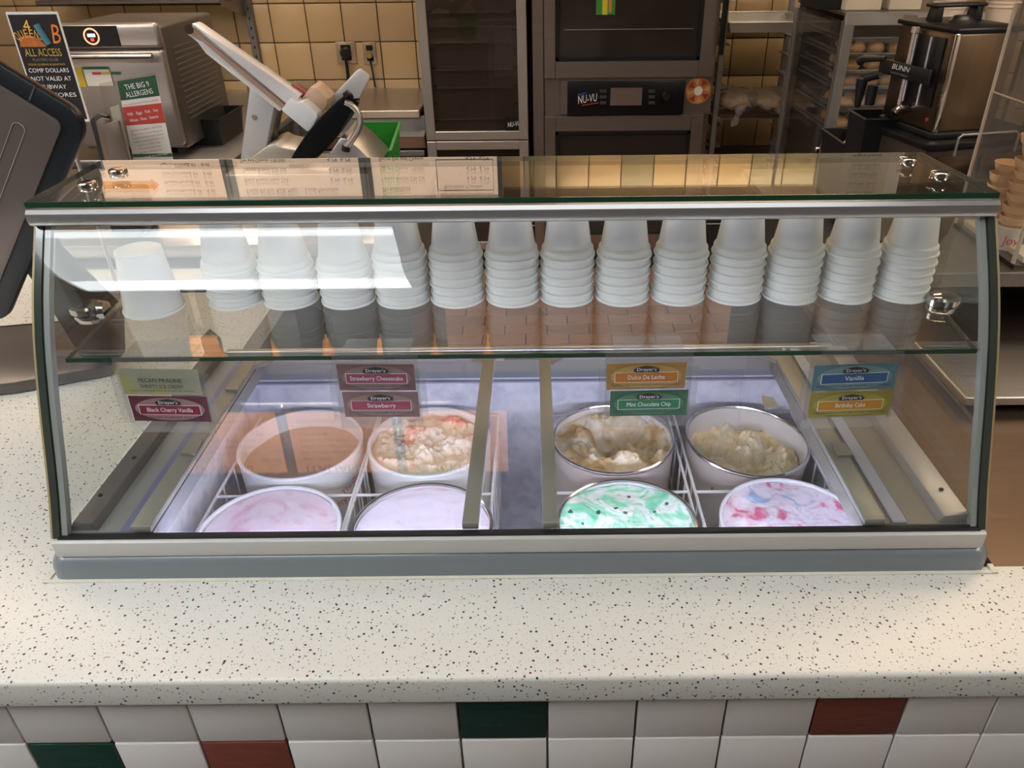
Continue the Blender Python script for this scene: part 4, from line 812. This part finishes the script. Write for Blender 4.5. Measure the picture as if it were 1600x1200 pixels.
# ---------------------------------------------------------------- bun rack with bagged bread
rk = thing('sheet_pan_rack', 'open aluminium sheet pan rack beside the bake oven', 'rack', (1.15, 4.2, 0))
rx0, rx1, ry0, ry1 = .925, 1.42, 4.2, 4.75
for x, yy in ((rx0, ry0), (rx1, ry0), (rx1-.01, ry1), (rx0+.01, ry1)): obj('post', MB().box((x-.014, yy-.014, .09), (x+.014, yy+.014, 1.85), .003, 1), ALUD, rk)
for x, yy in ((rx0, ry0), (rx1, ry0), (rx1-.01, ry1), (rx0+.01, ry1)):
    mb = MB(); mb.lathe([(.0, -.012), (.04, -.012), (.045, 0), (.04, .012), (0, .012)], n=18, M=Matrix.Translation((x, yy, .046))@Matrix.Rotation(math.pi/2, 4, 'Y')); obj('caster', mb, BLACK, rk)
for k in range(13):
    zz = .35+k*.1
    for x, s in ((rx0+.014, 1), (rx1-.014, -1)): obj('runner', MB().prism([(x, ry0, zz), (x+s*.035, ry0, zz), (x+s*.035, ry0, zz-.003), (x+s*.003, ry0, zz-.003), (x+s*.003, ry0, zz-.02), (x, ry0, zz-.02)], (0, ry1-ry0, 0)), ALUD, rk)
mb = MB(); mb.tube([(rx0, ry0, .80), (rx1, ry0, .80)], .009, 10); obj('cross_bar', mb, ALU, rk)
zp_ = at(1190, 45, 4.15).z
def pan(x0, x1, y0, y1, z, label, m=ALU, h=.025, grp=None, name='sheet_pan'):
    t = thing(name, label, 'pan', ((x0+x1)/2, y0, z), grp); mb = MB(); f = .012; n = .0015
    mb.box((x0+f, y0+f, z), (x1-f, y1-f, z+n)); 
    for a, b_, c_, d_ in (((x0, y0), (x1, y0), (x1-f, y0+f), (x0+f, y0+f)), ((x1, y0), (x1, y1), (x1-f, y1-f), (x1-f, y0+f)), ((x1, y1), (x0, y1), (x0+f, y1-f), (x1-f, y1-f)), ((x0, y1), (x0, y0), (x0+f, y0+f), (x0+f, y1-f))):
        mb.prism([(*a, z+h), (*b_, z+h), (*c_, z), (*d_, z)], (0, 0, n))
    obj('pan_body', mb, m, t, smooth=False)
    mb = MB(); mb.tube([(x0, y0, z+h), (x1, y0, z+h), (x1, y1, z+h), (x0, y1, z+h), (x0, y0, z+h)], .0035, 6); obj('rolled_rim', mb, m, t); return t
pan(rx0+.02, rx1-.03, ry0-.03, ry1-.03, zp_-.02, 'pale wide pan on the rack above the bagged loaves', mat('pale_pan', (.58, .54, .50), .4, .3), .045)
zq = at(1190, 178, 4.2).z
pan(rx0+.02, rx1-.03, ry0-.02, ry1-.03, zq-.02, 'dark pan under the two bagged loaves', STEELD, .02)
BAG = glass('plastic_bag', (.92, .92, .92), .15, 1.45, .16)
for i, (px, w_, lb) in enumerate(((1148, .085, 'loaf in a clear twisted plastic bag nearer the bake oven'), (1200, .10, 'loaf in a clear plastic bag nearer the right rack post'))):
    p = at(px, 164, 4.28); t = thing('bagged_loaf', lb, 'bread', (p.x, 4.28, zq+.002), 'bagged loaves on the rack')
    mb = MB(); mb.blob((p.x, 4.30, zq+.052), (w_, .13, .045), .15, 2, 3, i); obj('loaf', mb, BREAD, t)
    mb = MB(); mb.blob((p.x+.005, 4.29, zq+.060), (w_+.018, .15, .058), .35, 3.5, 4, i+7); obj('bag', mb, BAG, t)
    s = 1 if i else -1; mb = MB(); q0 = Vector((p.x+(.03 if i else -.0), 4.16, zq+.03)); mb.tube([q0, q0+Vector((-.015 if not i else .01, -.03, -.02)), q0+Vector((-.03 if not i else .015, -.04, -.055)), q0+Vector((-.045 if not i else .0, -.045, -.10 if i else -.075))], [.028, .011, .022, .004], 8); obj('bag_tail', mb, BAG, t)
bk = thing('orange_bucket', 'orange bucket on the floor stand behind the bread cabinet post', 'bucket', (1.32, 4.08, .35))
p = at(1266, 205, 4.08); mb = MB(); mb.lathe([(0, 0), (.085, 0), (.10, p.z-.36), (.104, p.z-.355), (.104, p.z-.345), (.097, p.z-.345), (.083, .01), (0, .01)], (p.x, 4.08, .35), 28); obj('bucket_shell', mb, ORANGE, bk)
obj('stand', MB().box((p.x-.11, 3.97, 0), (p.x+.11, 4.18, .349), .01, 1), STEELD, bk)

# ---------------------------------------------------------------- bread cabinet with rolls
bcx0, bcx1, bcy0, bcy1 = 1.20, 1.80, 3.30, 3.95; bzt = at(1400, 20, 3.3).z
cb = thing('bread_cabinet', 'aluminium framed bread cabinet with a clear door full of rolls', 'cabinet', ((bcx0+bcx1)/2, bcy0, 0))
for x, yy in ((bcx0+.018, bcy0+.018), (bcx1-.018, bcy0+.018), (bcx0+.012, bcy1-.012), (bcx1-.012, bcy1-.012)): obj('post', MB().box((x-.02, yy-.02, .1), (x+.02, yy+.02, bzt-.03), .002, 1), ALUD, cb)
obj('top_rail', MB().box((bcx0-.002, bcy0-.004, bzt-.045), (bcx1+.002, bcy0+.02, bzt+.001), .003, 1), mat('light_aluminium_rail', (.52, .52, .53), .35, .6), cb)
obj('top_panel', MB().box((bcx0, bcy0+.02, bzt-.012), (bcx1, bcy1, bzt), .002, 1), STEELD, cb)
obj('back_panel', MB().box((bcx0+.01, bcy1-.01, .12), (bcx1-.01, bcy1, bzt-.02)), mat('cabinet_back', (.12, .09, .07), .5), cb, smooth=False)
obj('clear_door', MB().box((bcx0+.04, bcy0+.002, .12), (bcx1-.04, bcy0+.006, bzt-.046)), glass('door_plastic', (.93, .92, .90), .02, 1.4, .012), cb, smooth=False)
obj('label_plate', MB().box((1.42, bcy0-.006, bzt-.035), (1.475, bcy0-.004, bzt-.008)), GREYI, cb)
for x in (bcx0, bcx1-.003): obj('side_panel', MB().box((x, bcy0+.04, .12), (x+.003, bcy1-.02, bzt-.03)), glass('side_plastic', (.86, .84, .82), .02, 1.4, .015), cb, smooth=False)
lv = [at(1370, py, 3.34).z for py in (85, 111, 136, 172, 203)]; lv = lv+[at(1370, 60, 3.34).z]
roll0 = None
for k, zz in enumerate(sorted(lv, reverse=True)):
    nm = ORD[k]
    pan(bcx0+.045, bcx1-.05, bcy0+.05, bcy1-.05, zz-.012, 'aluminium tray of rolls, %s from the top in the bread cabinet' % nm, ALU if k != 4 else mat('shiny_tray', (.75, .75, .77), .25, .8), .014 if k != 4 else .03, 'trays in the bread cabinet')
    for x in (bcx0+.04, bcx1-.045): obj('tray_slide', MB().box((x-.002, bcy0+.04, zz-.018), (x+.012, bcy1-.03, zz-.013)), ALUD, cb)
    if k == 0: continue
    for r in range(2):
        for c in range(6):
            o = None; x = bcx0+.10+c*.083+random.uniform(-.006, .006); yy = bcy0+.12+r*.14+random.uniform(-.01, .01); s = random.uniform(.9, 1.08)
            if roll0 is None:
                roll0 = obj('bread_roll', MB().blob((0, 0, .026), (.036, .05, .029), .10, 2.5, 3, 3), BREAD); o = roll0
            else: o = roll0.copy(); COL.objects.link(o)
            o.location = (x, yy, zz-.009); o.scale = (s, s, s); o.rotation_euler.z = random.uniform(-.3, .3)
            tag(o, 'round bread roll, %s in the %s row of the %s tray from the top' % (ORD[c], 'front' if r == 0 else 'rear', nm), 'bread roll', 'bread rolls in the cabinet')
# things on top of the cabinet
def carton(px0, px1, y_, z0, h_, lb, m=CARTON, tx=None):
    x0, x1 = wx(px0, y_, z0), wx(px1, y_, z0); t = thing('carton', lb, 'box', ((x0+x1)/2, y_, z0)); obj('box', MB().box((x0, y_, z0), (x1, y_+.25, z0+h_), .002, 1), m, t); obj('tape', MB().box(((x0+x1)/2-.02, y_-.0004, z0+h_*.4), ((x0+x1)/2+.02, y_, z0+h_)), mat('tape', (.58, .48, .36), .4), t)
    return t, x0, x1
carton(1326, 1382, 3.4, bzt+.001, .26, 'tan white carton on the bread cabinet beside the black box'); carton(1394, 1444, 3.4, bzt+.001, .24, 'tan white carton on the bread cabinet behind the coffee server')
carton(1284, 1323, 3.45, bzt+.001, .22, 'black box at the left end of the bread cabinet top', BLACK)
def ribcup(p, n, r, lb, st=.012):
    t = thing('paper_cup_stack', lb, 'cup stack', p)
    for k in range(n): mb = MB(); mb.lathe([(r*.72, -.07), (r*.98, -.004), (r*1.04, -.003), (r*1.04, .002), (r, .003), (r*.96, .0), (r*.70, -.068)], (p[0], p[1], p[2]+.07+k*st), 28); obj('cup', mb, mat('cream_cup', (.74, .62, .52), .5), t)
p = at(1478, 35, 2.9); sb = p.z-.02
hs = thing('lid_shelf', 'steel shelf holding cup stacks behind the coffee server', 'shelf', (1.75, 2.9, 0)); obj('board', MB().box((wx(1455, 2.9, sb), 2.80, sb-.03), (wx(1640, 2.9, sb), 3.1, sb-.001), .003, 1), STEELD, hs)
for x in (wx(1462, 2.9, sb), wx(1632, 2.9, sb)): obj('leg', MB().box((x-.012, 2.94, 0), (x+.012, 2.965, sb-.03)), STEELD, hs)
ribcup(Vector((p.x, 2.9, sb)), 14, .052, 'tall stack of cream paper cups left of the server handle'); p = at(1560, 35, 2.9); ribcup(Vector((p.x, 2.9, sb)), 14, .052, 'tall stack of cream paper cups right of the server handle')

# ---------------------------------------------------------------- right counters: steel deck, risers
sd = thing('steel_counter', 'brown reflecting steel counter top right of the ice cream case', 'counter', (1.3, .75, 0))
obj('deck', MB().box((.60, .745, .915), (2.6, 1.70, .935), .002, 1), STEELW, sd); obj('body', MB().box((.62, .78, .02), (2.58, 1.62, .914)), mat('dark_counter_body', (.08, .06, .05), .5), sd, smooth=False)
obj('deck', MB().box((.72, 1.70, .905), (2.6, 2.75, .925), .002, 1), STEELD, sd); obj('body', MB().box((.74, 1.63, .02), (2.58, 2.72, .904)), mat('dark_counter_body2', (.05, .04, .035), .5), sd, smooth=False)
rs = thing('steel_riser', 'low grey steel riser shelf right of the ice cream case', 'shelf', (.9, 1.12, .936))
obj('slab', MB().box((.727, 1.12, .957), (1.9, 1.33, .974), .002, 1), STEEL, rs)
for x in (.76, 1.3, 1.86): obj('foot', MB().box((x-.015, 1.16, .936), (x+.015, 1.30, .957)), BLACK, rs)
rs = thing('steel_riser', 'upper dark steel shelf carrying the cone case', 'shelf', (1.1, 1.34, .936))
obj('slab', MB().box((.705, 1.335, 1.083), (1.9, 1.66, 1.113), .002, 1), STEELD, rs)
obj('back_board', MB().box((.72, 1.64, .936), (1.88, 1.655, 1.082)), BLACK, rs, smooth=False)
for x in (.715, 1.86): obj('side_board', MB().box((x, 1.36, .936), (x+.01, 1.638, 1.082)), BLACK, rs)
# cone case
kx0, kx1, ky0, ky1, kz = .885, 1.26, 1.345, 1.585, 1.1135
cc = thing('cone_case', 'clear acrylic case with cones and cups at the right end', 'display case', (kx0, ky0, kz))
ACL = mat('acrylic_edge', (.55, .45, .36), .2, 0, .1, 20)
obj('base_tray', MB().box((kx0, ky0, kz), (kx1, ky1, kz+.008), .002, 1), ACRYLW, cc)
obj('tray_edge', MB().box((kx0-.002, ky0, kz+.001), (kx0, ky1, kz+.010)), BLACKG, cc)
obj('side_wall', MB().box((kx0, ky0+.01, kz+.009), (kx0+.004, ky1, 1.545)), ACRYLW, cc, smooth=False)
obj('back_wall', MB().box((kx0+.004, ky1-.004, kz+.009), (kx1, ky1, 1.545)), ACRYLW, cc, smooth=False)
obj('divider', MB().box((kx0+.004, ky0+.06, 1.385), (kx1, ky1-.004, 1.389)), ACRYLW, cc, smooth=False)
mb = MB(); mb.box((kx0-.001, ky0+.008, kz+.01), (kx0+.005, ky0+.013, 1.40)); obj('edge_strip', mb, ACL, cc)
mb = MB(); mb.box((kx0-.001, ky0+.0, kz+.01), (kx0+.012, ky0+.010, 1.36)); obj('front_post', mb, ACRYL, cc)
mb = MB(); mb.box((kx0-.001, ky1-.003, kz+.01), (kx0+.004, ky1+.001, 1.545)); mb.box((kx0, ky0+.06, 1.3885), (kx0+.004, ky1, 1.3905)); obj('edge_strip', mb, ACL, cc)
# paper liners
for i, (a, b_, c_, d_) in enumerate(((.892, .985, 1.485, 1.575), (.905, 1.05, 1.355, 1.425))):
    mb = MB(); mb.prism([(a, c_, kz+.009), (b_, c_+.01, kz+.009), (b_-.01, d_, kz+.009), (a+.005, d_, kz+.009)], (0, 0, .012), .002); tag(obj('paper_liner', mb, mat('cream_paper', (.70, .62, .46), .7)), ['white folded paper liner at the back of the cone case', 'white folded paper liner at the front of the cone case'][i], 'paper')
# cups + cones
def cone_stack(px, yy, zb, n, lb, joy=True):
    x = wx(px, yy, 1.2); t = thing('cone_stack', lb, 'cone stack', (x, yy, zb), 'cake cone stacks in the acrylic case')
    mb = MB(); mb.lathe([(0, 0), (.019, 0), (.0255, .045), (.0262, .046), (.0255, .047), (.018, .002)], (x, yy, zb), 32); cp_ = obj('paper_cup', mb, PAPER, t)
    a = -math.pi/2-.35; ux = Vector((-math.sin(a), math.cos(a), 0)); txt('Joy', REDI, t, Vector((x, yy, zb+.014))+Vector((math.cos(a), math.sin(a), 0))*.0245, ux, (Z+Vector((math.cos(a), math.sin(a), 0))*.13).normalized(), .019, .030, italic=.1)
    for k in range(n):
        mb = MB(); z0 = zb+.028+k*.0215; ox = .0012*k*(-1)**k*.5
        mb.lathe([(.013, 0), (.0165, .018), (.018, .020), (.0235, .024), (.0265, .036), (.0275, .038), (.0262, .0385), (.0225, .026), (.012, .002)], (x+ox+random.uniform(-.001, .001), yy+random.uniform(-.001, .001), z0), 28); obj('cake_cone', mb, CONE, t)
cone_stack(1562, 1.50, kz+.0085, 5, 'shorter stack of cake cones in a printed paper cup'); cone_stack(1592, 1.44, kz+.0085, 8, 'taller stack of cake cones in a printed paper cup at the frame edge')
cone_stack(1640, 1.50, kz+.0085, 9, 'stack of cake cones beyond the taller one')

# ---------------------------------------------------------------- coffee server on its stand
us = thing('server_stand', 'dark brown stand with warning tag under the coffee server', 'stand', (1.05, 1.95, .926))
A = Vector((.930, 1.86)); u = Vector((-.20, .98)).normalized(); v = Vector((.98, .20)).normalized()
def ub(a0, a1, b0, b1, z0, z1): # a along front face (u), b along side (v)
    q = [A+u*a0+v*b0, A+u*a0+v*b1, A+u*a1+v*b1, A+u*a1+v*b0]; return [(p.x, p.y, z0) for p in q], (0, 0, z1-z0)
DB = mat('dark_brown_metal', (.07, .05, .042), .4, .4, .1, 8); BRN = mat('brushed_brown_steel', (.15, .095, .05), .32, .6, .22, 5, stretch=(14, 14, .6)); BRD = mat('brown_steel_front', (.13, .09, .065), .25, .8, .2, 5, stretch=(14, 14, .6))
obj('cabinet', MB().prism(*ub(-.03, .26, -.03, .30, .926, 1.215), .004), DB, us); obj('top_plate', MB().prism(*ub(-.04, .27, -.04, .31, 1.216, 1.232), .003), BLACKG, us)
for b0 in (.0, .12): obj('switch_panel', MB().prism(*ub(-.036, -.031, b0, b0+.10, 1.14, 1.20), .001), BRD, us)
zu0, zu1 = 1.248, 1.462
ur = thing('coffee_server', 'brown steel coffee server with black lid, handle and gauge', 'coffee server', (1.0, 1.95, 1.2325))
obj('foot', MB().prism(*ub(-.006, .216, -.006, .166, 1.2325, zu0), .004), BLACK, ur)
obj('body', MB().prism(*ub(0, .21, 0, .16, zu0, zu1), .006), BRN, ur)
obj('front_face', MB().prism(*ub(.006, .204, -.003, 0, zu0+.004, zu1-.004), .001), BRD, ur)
mb = MB(); mb.prism(*ub(-.003, .004, -.004, .010, zu0, zu1), .002); obj('corner_strip', mb, CHROME, ur)
obj('lid', MB().prism(*ub(-.008, .218, -.008, .168, zu1, zu1+.012), .005), BLACKG, ur)
def uz(a, b_, z): q = A+u*a+v*b_; return Vector((q.x, q.y, z))
hzz = zu1+.012
for b0 in (.02, .125): mb = MB(); mb.prism([uz(.12, b0, hzz), uz(.12, b0+.025, hzz), uz(.12, b0+.022, hzz+.034), uz(.12, b0+.006, hzz+.034)], Vector((u.x, u.y, 0))*.03, .002); obj('handle_post', mb, BLACK, ur)
mb = MB(); mb.prism([uz(.115, .015, hzz+.030), uz(.115, .155, hzz+.030), uz(.115, .155, hzz+.038), uz(.115, .015, hzz+.038)], Vector((u.x, u.y, 0))*.04, .004); obj('handle_grip', mb, BLACK, ur)
mb = MB(); q = A+u*.10+v*.08; mb.lathe([(0, .014), (.018, .014), (.022, .008), (.030, .004), (.032, 0), (0, 0)], (q.x, q.y, hzz), 28); obj('lid_cap', mb, BLACK, ur)
# gauge on the front face (facing camera left): face normal = -v
def fpn(a, z, d=.004): q = A+u*a-v*d; return Vector((q.x, q.y, z))
def fbox(a0, a1, z0, z1, d0, d1, m, nm, bev=.001): return obj(nm, MB().prism([fpn(a0, z0, d0), fpn(a1, z0, d0), fpn(a1, z1, d0), fpn(a0, z1, d0)], Vector((-v.x, -v.y, 0))*(d1-d0), bev), m, ur)
fbox(.025, .125, 1.30, zu1-.012, .004, .008, BLACK, 'gauge_backing')
for a in (.060, .115): mb = MB(); mb.tube([fpn(a, 1.30, .018), fpn(a, zu1-.012, .018)], .0036, 10); obj('gauge_tube', mb, ALU, ur)
mb = MB(); mb.tube([fpn(.125, 1.29, .018), fpn(.125, zu1-.004, .018)], .0055, 12); mb.lathe([(0, 0), (.009, 0), (.009, .012), (0, .012)], fpn(.125, zu1-.010, .018), 16); obj('gauge_tube', mb, mat('warm_tube', (.62, .52, .44), .3, .5), ur)
fbox(.020, .215, 1.352, 1.385, .026, .034, BLACK, 'name_band')
ux_ = Vector((-u.x, -u.y, 0)); txt('BUNN', WHITEI, ur, fpn(.125, 1.369, .036), ux_, Z, .012, .070, italic=.25); txt('SAFETY-FRESH', GREYI, ur, fpn(.125, 1.358, .036), ux_, Z, .005, .068, italic=.25)
mb = MB(); mb.tube([fpn(.10, 1.285, .0), fpn(.10, 1.285, .035), fpn(.10, 1.275, .045)], .010, 12); obj('faucet_shank', mb, CHROME, ur)
mb = MB(); q = fpn(.235, 1.30, .06); mb.lathe([(0, -.035), (.007, -.035), (.013, .015), (.014, .035), (0, .036)], q, 20); q2 = fpn(.20, 1.305, .05); mb.lathe([(0, -.03), (.012, -.028), (.013, .018), (0, .02)], q2, 18); mb.tube([fpn(.215, 1.345, .03), fpn(.23, 1.335, .06)], .010, 10); obj('faucet', mb, BLACK, ur)
mb = MB(); mb.tube([fpn(.20, 1.385, .03), fpn(.26, 1.378, .05), fpn(.275, 1.37, .05)], [.006, .009, .012], 10); obj('faucet_lever', mb, BLACK, ur)
mb = MB(); mb.lathe([(0, 0), (.005, 0), (.004, .004), (0, .005)], n=12, M=Matrix.Translation(fpn(.03, 1.272, .003))@Matrix.Rotation(math.pi/2, 4, 'X')); obj('indicator_light', mb, REDI, ur)
# wire guard rail in front of the foot
mb = MB(); gpts = [A+v*.03-u*.05, A+v*.19-u*.05]; mb.tube([(gpts[0].x, gpts[0].y, 1.205), (gpts[0].x, gpts[0].y, 1.245), (gpts[0].x+.008, gpts[0].y+.001, 1.252), (gpts[1].x-.008, gpts[1].y, 1.252), (gpts[1].x, gpts[1].y, 1.245), (gpts[1].x, gpts[1].y, 1.205)], .003, 8); obj('guard_rail', mb, ALUD, us)
pT = [at(1400, 218, 1.95), at(1420, 223, 1.93), at(1417, 246, 1.93), at(1396, 244, 1.95)]
mb = MB(); mb.prism(pT, (-.001, -.001, 0)); wtg = obj('warning_tag', mb, PAPER, us, smooth=False)
for k in range(4): a_ = pT[0].lerp(pT[3], .35+k*.17)+Vector((.004, -.0018, 0)); b_ = pT[1].lerp(pT[2], .35+k*.17)+Vector((-.004, -.0018, 0)); mb = MB(); mb.tube([a_, b_], .0009, 4); obj('tag_print', mb, INK, us)
# black bins left of the server
bin_('black_bin', 'tall black bin left of the coffee server', 'bin', wx(1340, 2.05, 1.2), wx(1392, 2.05, 1.2), 2.0, 2.12, .9255, at(1362, 188, 2.0).z, BLACK, grp='black bins left of the server')
bb = bin_('black_bin', 'low wide black bin holding a white sleeve', 'bin', wx(1312, 2.2, 1.15), wx(1352, 2.2, 1.15)-.005, 2.14, 2.33, .9255, at(1320, 224, 2.16).z, BLACK, grp='black bins left of the server')
p = at(1332, 228, 2.24); mb = MB(); mb.blob((p.x, 2.26, p.z-.02), (.03, .05, .03), .3, 3, 3, 5); tag(obj('crumpled_sleeve', mb, mat('crumpled_sleeve', (.60, .48, .38), .6)), 'crumpled pale sleeve lying in the low black bin', 'paper')
p = at(1277, 233, 3.28); mb = MB(); mb.lathe([(0, .012), (.012, .01), (.016, 0), (.012, -.03), (0, -.03)], p, 16); obj('latch_knob', mb, CHROME, cb)

# ---------------------------------------------------------------- menu boards above the prep side (seen in the glass reflections)
MY = 3.0
MBK = emit('backlit_menu_face', (.93, .68, .50), L_MENU); MBO = emit('backlit_orange_menu_face', (.95, .42, .17), L_MENU*1.9); MBD = mat('menu_frame', (.16, .15, .14), .4, .4)
MINK = mat('menu_print', (.06, .035, .02), .6)
menus = [('A', 0, -1.74), ('A', 1, -1.205), ('A', 2, -.67), ('B', 0, -1.74), ('B', 1, -1.205), ('B', 2, -.67)]
names = {('A', 0): ('', 'price list with orange arrow'), ('A', 1): ('Fresh Fit For Kids Meal', 'kids meal list'), ('A', 2): ('Breakfast', 'breakfast list'), ('B', 0): ('CHEESESTEAKS', 'cheesesteaks list'), ('B', 1): ('ITALIANS', 'italians list'), ('B', 2): ('CHICKEN', 'chicken list')}
for row, c, x0 in menus:
    z0, z1 = (1.62, 2.035) if row == 'A' else (2.27, 2.65)
    t = thing('menu_board', 'backlit tan menu board overhead, %s' % names[(row, c)][1], 'menu board', (x0+.26, MY, z0), 'backlit menu boards')
    x1 = x0+.525
    mb = MB(); mb.box((x0, MY, z0), (x0+.018, MY+.05, z1)); mb.box((x1-.018, MY, z0), (x1, MY+.05, z1)); mb.box((x0+.018, MY, z0), (x1-.018, MY+.05, z0+.012)); mb.box((x0+.018, MY, z1-.012), (x1-.018, MY+.05, z1)); mb.box((x0+.018, MY+.04, z0+.012), (x1-.018, MY+.05, z1-.012))
    obj('frame', mb, MBD, t, smooth=False); obj('lit_face', MB().box((x0+.018, MY+.010, z0+.012), (x1-.018, MY+.020, z1-.012)), MBK if row == 'A' else MBO, t, smooth=False)
    h = names[(row, c)][0]; yy = MY+.009
    if row == 'A':
        if c == 0:
            mb = MB(); za = z1-.06; mb.prism([(x0+.03, yy, za-.02), (x0+.22, yy, za-.02), (x0+.22, yy, za-.03), (x0+.25, yy, za-.005), (x0+.22, yy, za+.02), (x0+.22, yy, za+.01), (x0+.03, yy, za+.01)], (0, -.001, 0)); obj('orange_arrow', mb, emit('orange_arrow', (.85, .36, .08), L_MENU*.8), t)
            for k in range(9):
                txt(random.choice(('Turkey Breast and Ham', 'Oven Roasted Chicken', 'Spicy Italian 630', 'Meatball Marinara', 'Veggie Delite 230/460', 'Tuna 480/960 Cal', 'Cold Cut Combo')), MINK, t, (x0+.27, yy, z1-.045-k*.034-(.02 if k > 3 else 0)), X, Z, .011, .11, align='LEFT'); txt('5.49    8.49', MINK, t, (x0+.42, yy, z1-.045-k*.034-(.02 if k > 3 else 0)), X, Z, .013, .085)
        else:
            txt(h, MINK, t, (x0+.05, yy, z1-.045), X, Z, .018, .20 if c == 1 else .11, align='LEFT')
            if c == 1: txt('Local Favorites', MINK, t, (x0+.28, yy, z1-.045), X, Z, .018, .13, align='LEFT')
            for k in range(7):
                txt(['Veggie Delite 180/250 Cal', 'Black Forest Ham 230', 'Turkey Breast 220 Cal', 'Egg and Cheese 170/360', 'Bacon Egg and Cheese', 'Steak Egg and Cheese', 'Ham Egg and Cheese'][(k+c) % 7], MINK, t, (x0+.05, yy, z1-.085-k*.038), X, Z, .014, .17, align='LEFT')
                txt('4.79  6.79', MINK, t, (x0+.43, yy, z1-.085-k*.038), X, Z, .014, .09)
            if c == 2:
                txt('Breakfast Combo', MINK, t, (x0+.37, yy, z1-.05), X, Z, .014, .15)
                mb = MB(); q = [(x0+.27, z1-.03), (x0+.49, z1-.03), (x0+.49, z1-.15), (x0+.27, z1-.15), (x0+.27, z1-.03)]; mb.tube([(a, yy, b) for a, b in q], .002, 4); obj('combo_border', mb, MINK, t)
    else:
        txt(h, MINK, t, (x0+.06, yy, z1-.055), X, Z, .044, .28, align='LEFT')
        for k in range(7):
            txt(['6 inch / Footlong', 'Steak, green peppers, onions and double cheese', 'Pepperoni, salami, black forest ham and cheese', 'B.M.T. all American club 560 / 1120 Cal'][k % 4], MINK, t, (x0+.06, yy, z1-.10-k*.036), X, Z, .020 if k % 4 == 0 else .013, .13 if k % 4 == 0 else .32, align='LEFT')
            if k % 4 == 0: txt('6.99   10.99', MINK, t, (x0+.44, yy, z1-.10-k*.036), X, Z, .013, .09)
mh = thing('menu_hanger', 'steel hanger rails holding the overhead menu boards', 'hanger', (-.94, 3.05, 2.1))
for x in (-1.5, -.94, -.35): obj('hanger_bar', MB().box((x-.012, MY+.052, 1.62), (x+.012, MY+.062, RZ)), STEELD, mh)
# high shelf with a printed carton (seen mirrored in the top glass)
hv = thing('overhead_shelf', 'steel shelf hung high over the bread cabinet', 'shelf', (1.4, 3.4, 1.9)); obj('board', MB().box((1.05, 3.28, 1.865), (2.2, 3.75, 1.885), .003, 1), STEELD, hv)
for x in (1.07, 2.16): obj('hanger_rod', MB().box((x-.006, 3.5, 1.885), (x+.006, 3.512, RZ)), STEELD, hv)
t = thing('carton', 'printed white carton standing on the high overhead shelf', 'box', (1.45, 3.3, 1.886)); obj('box', MB().box((1.30, 3.32, 1.886), (1.56, 3.62, 2.17), .002, 1), CARTON, t)
obj('side_label', MB().box((1.50, 3.317, 1.90), (1.555, 3.3195, 2.15)), PAPER, t)
for k in range(5): txt(['Keep frozen', 'Net Wt 24 lb', 'Case pack 1250', 'Handle with care', 'Ingredients'][k], MINK, t, (1.40, 3.3185, 2.12-k*.04), X, Z, .012, .12)
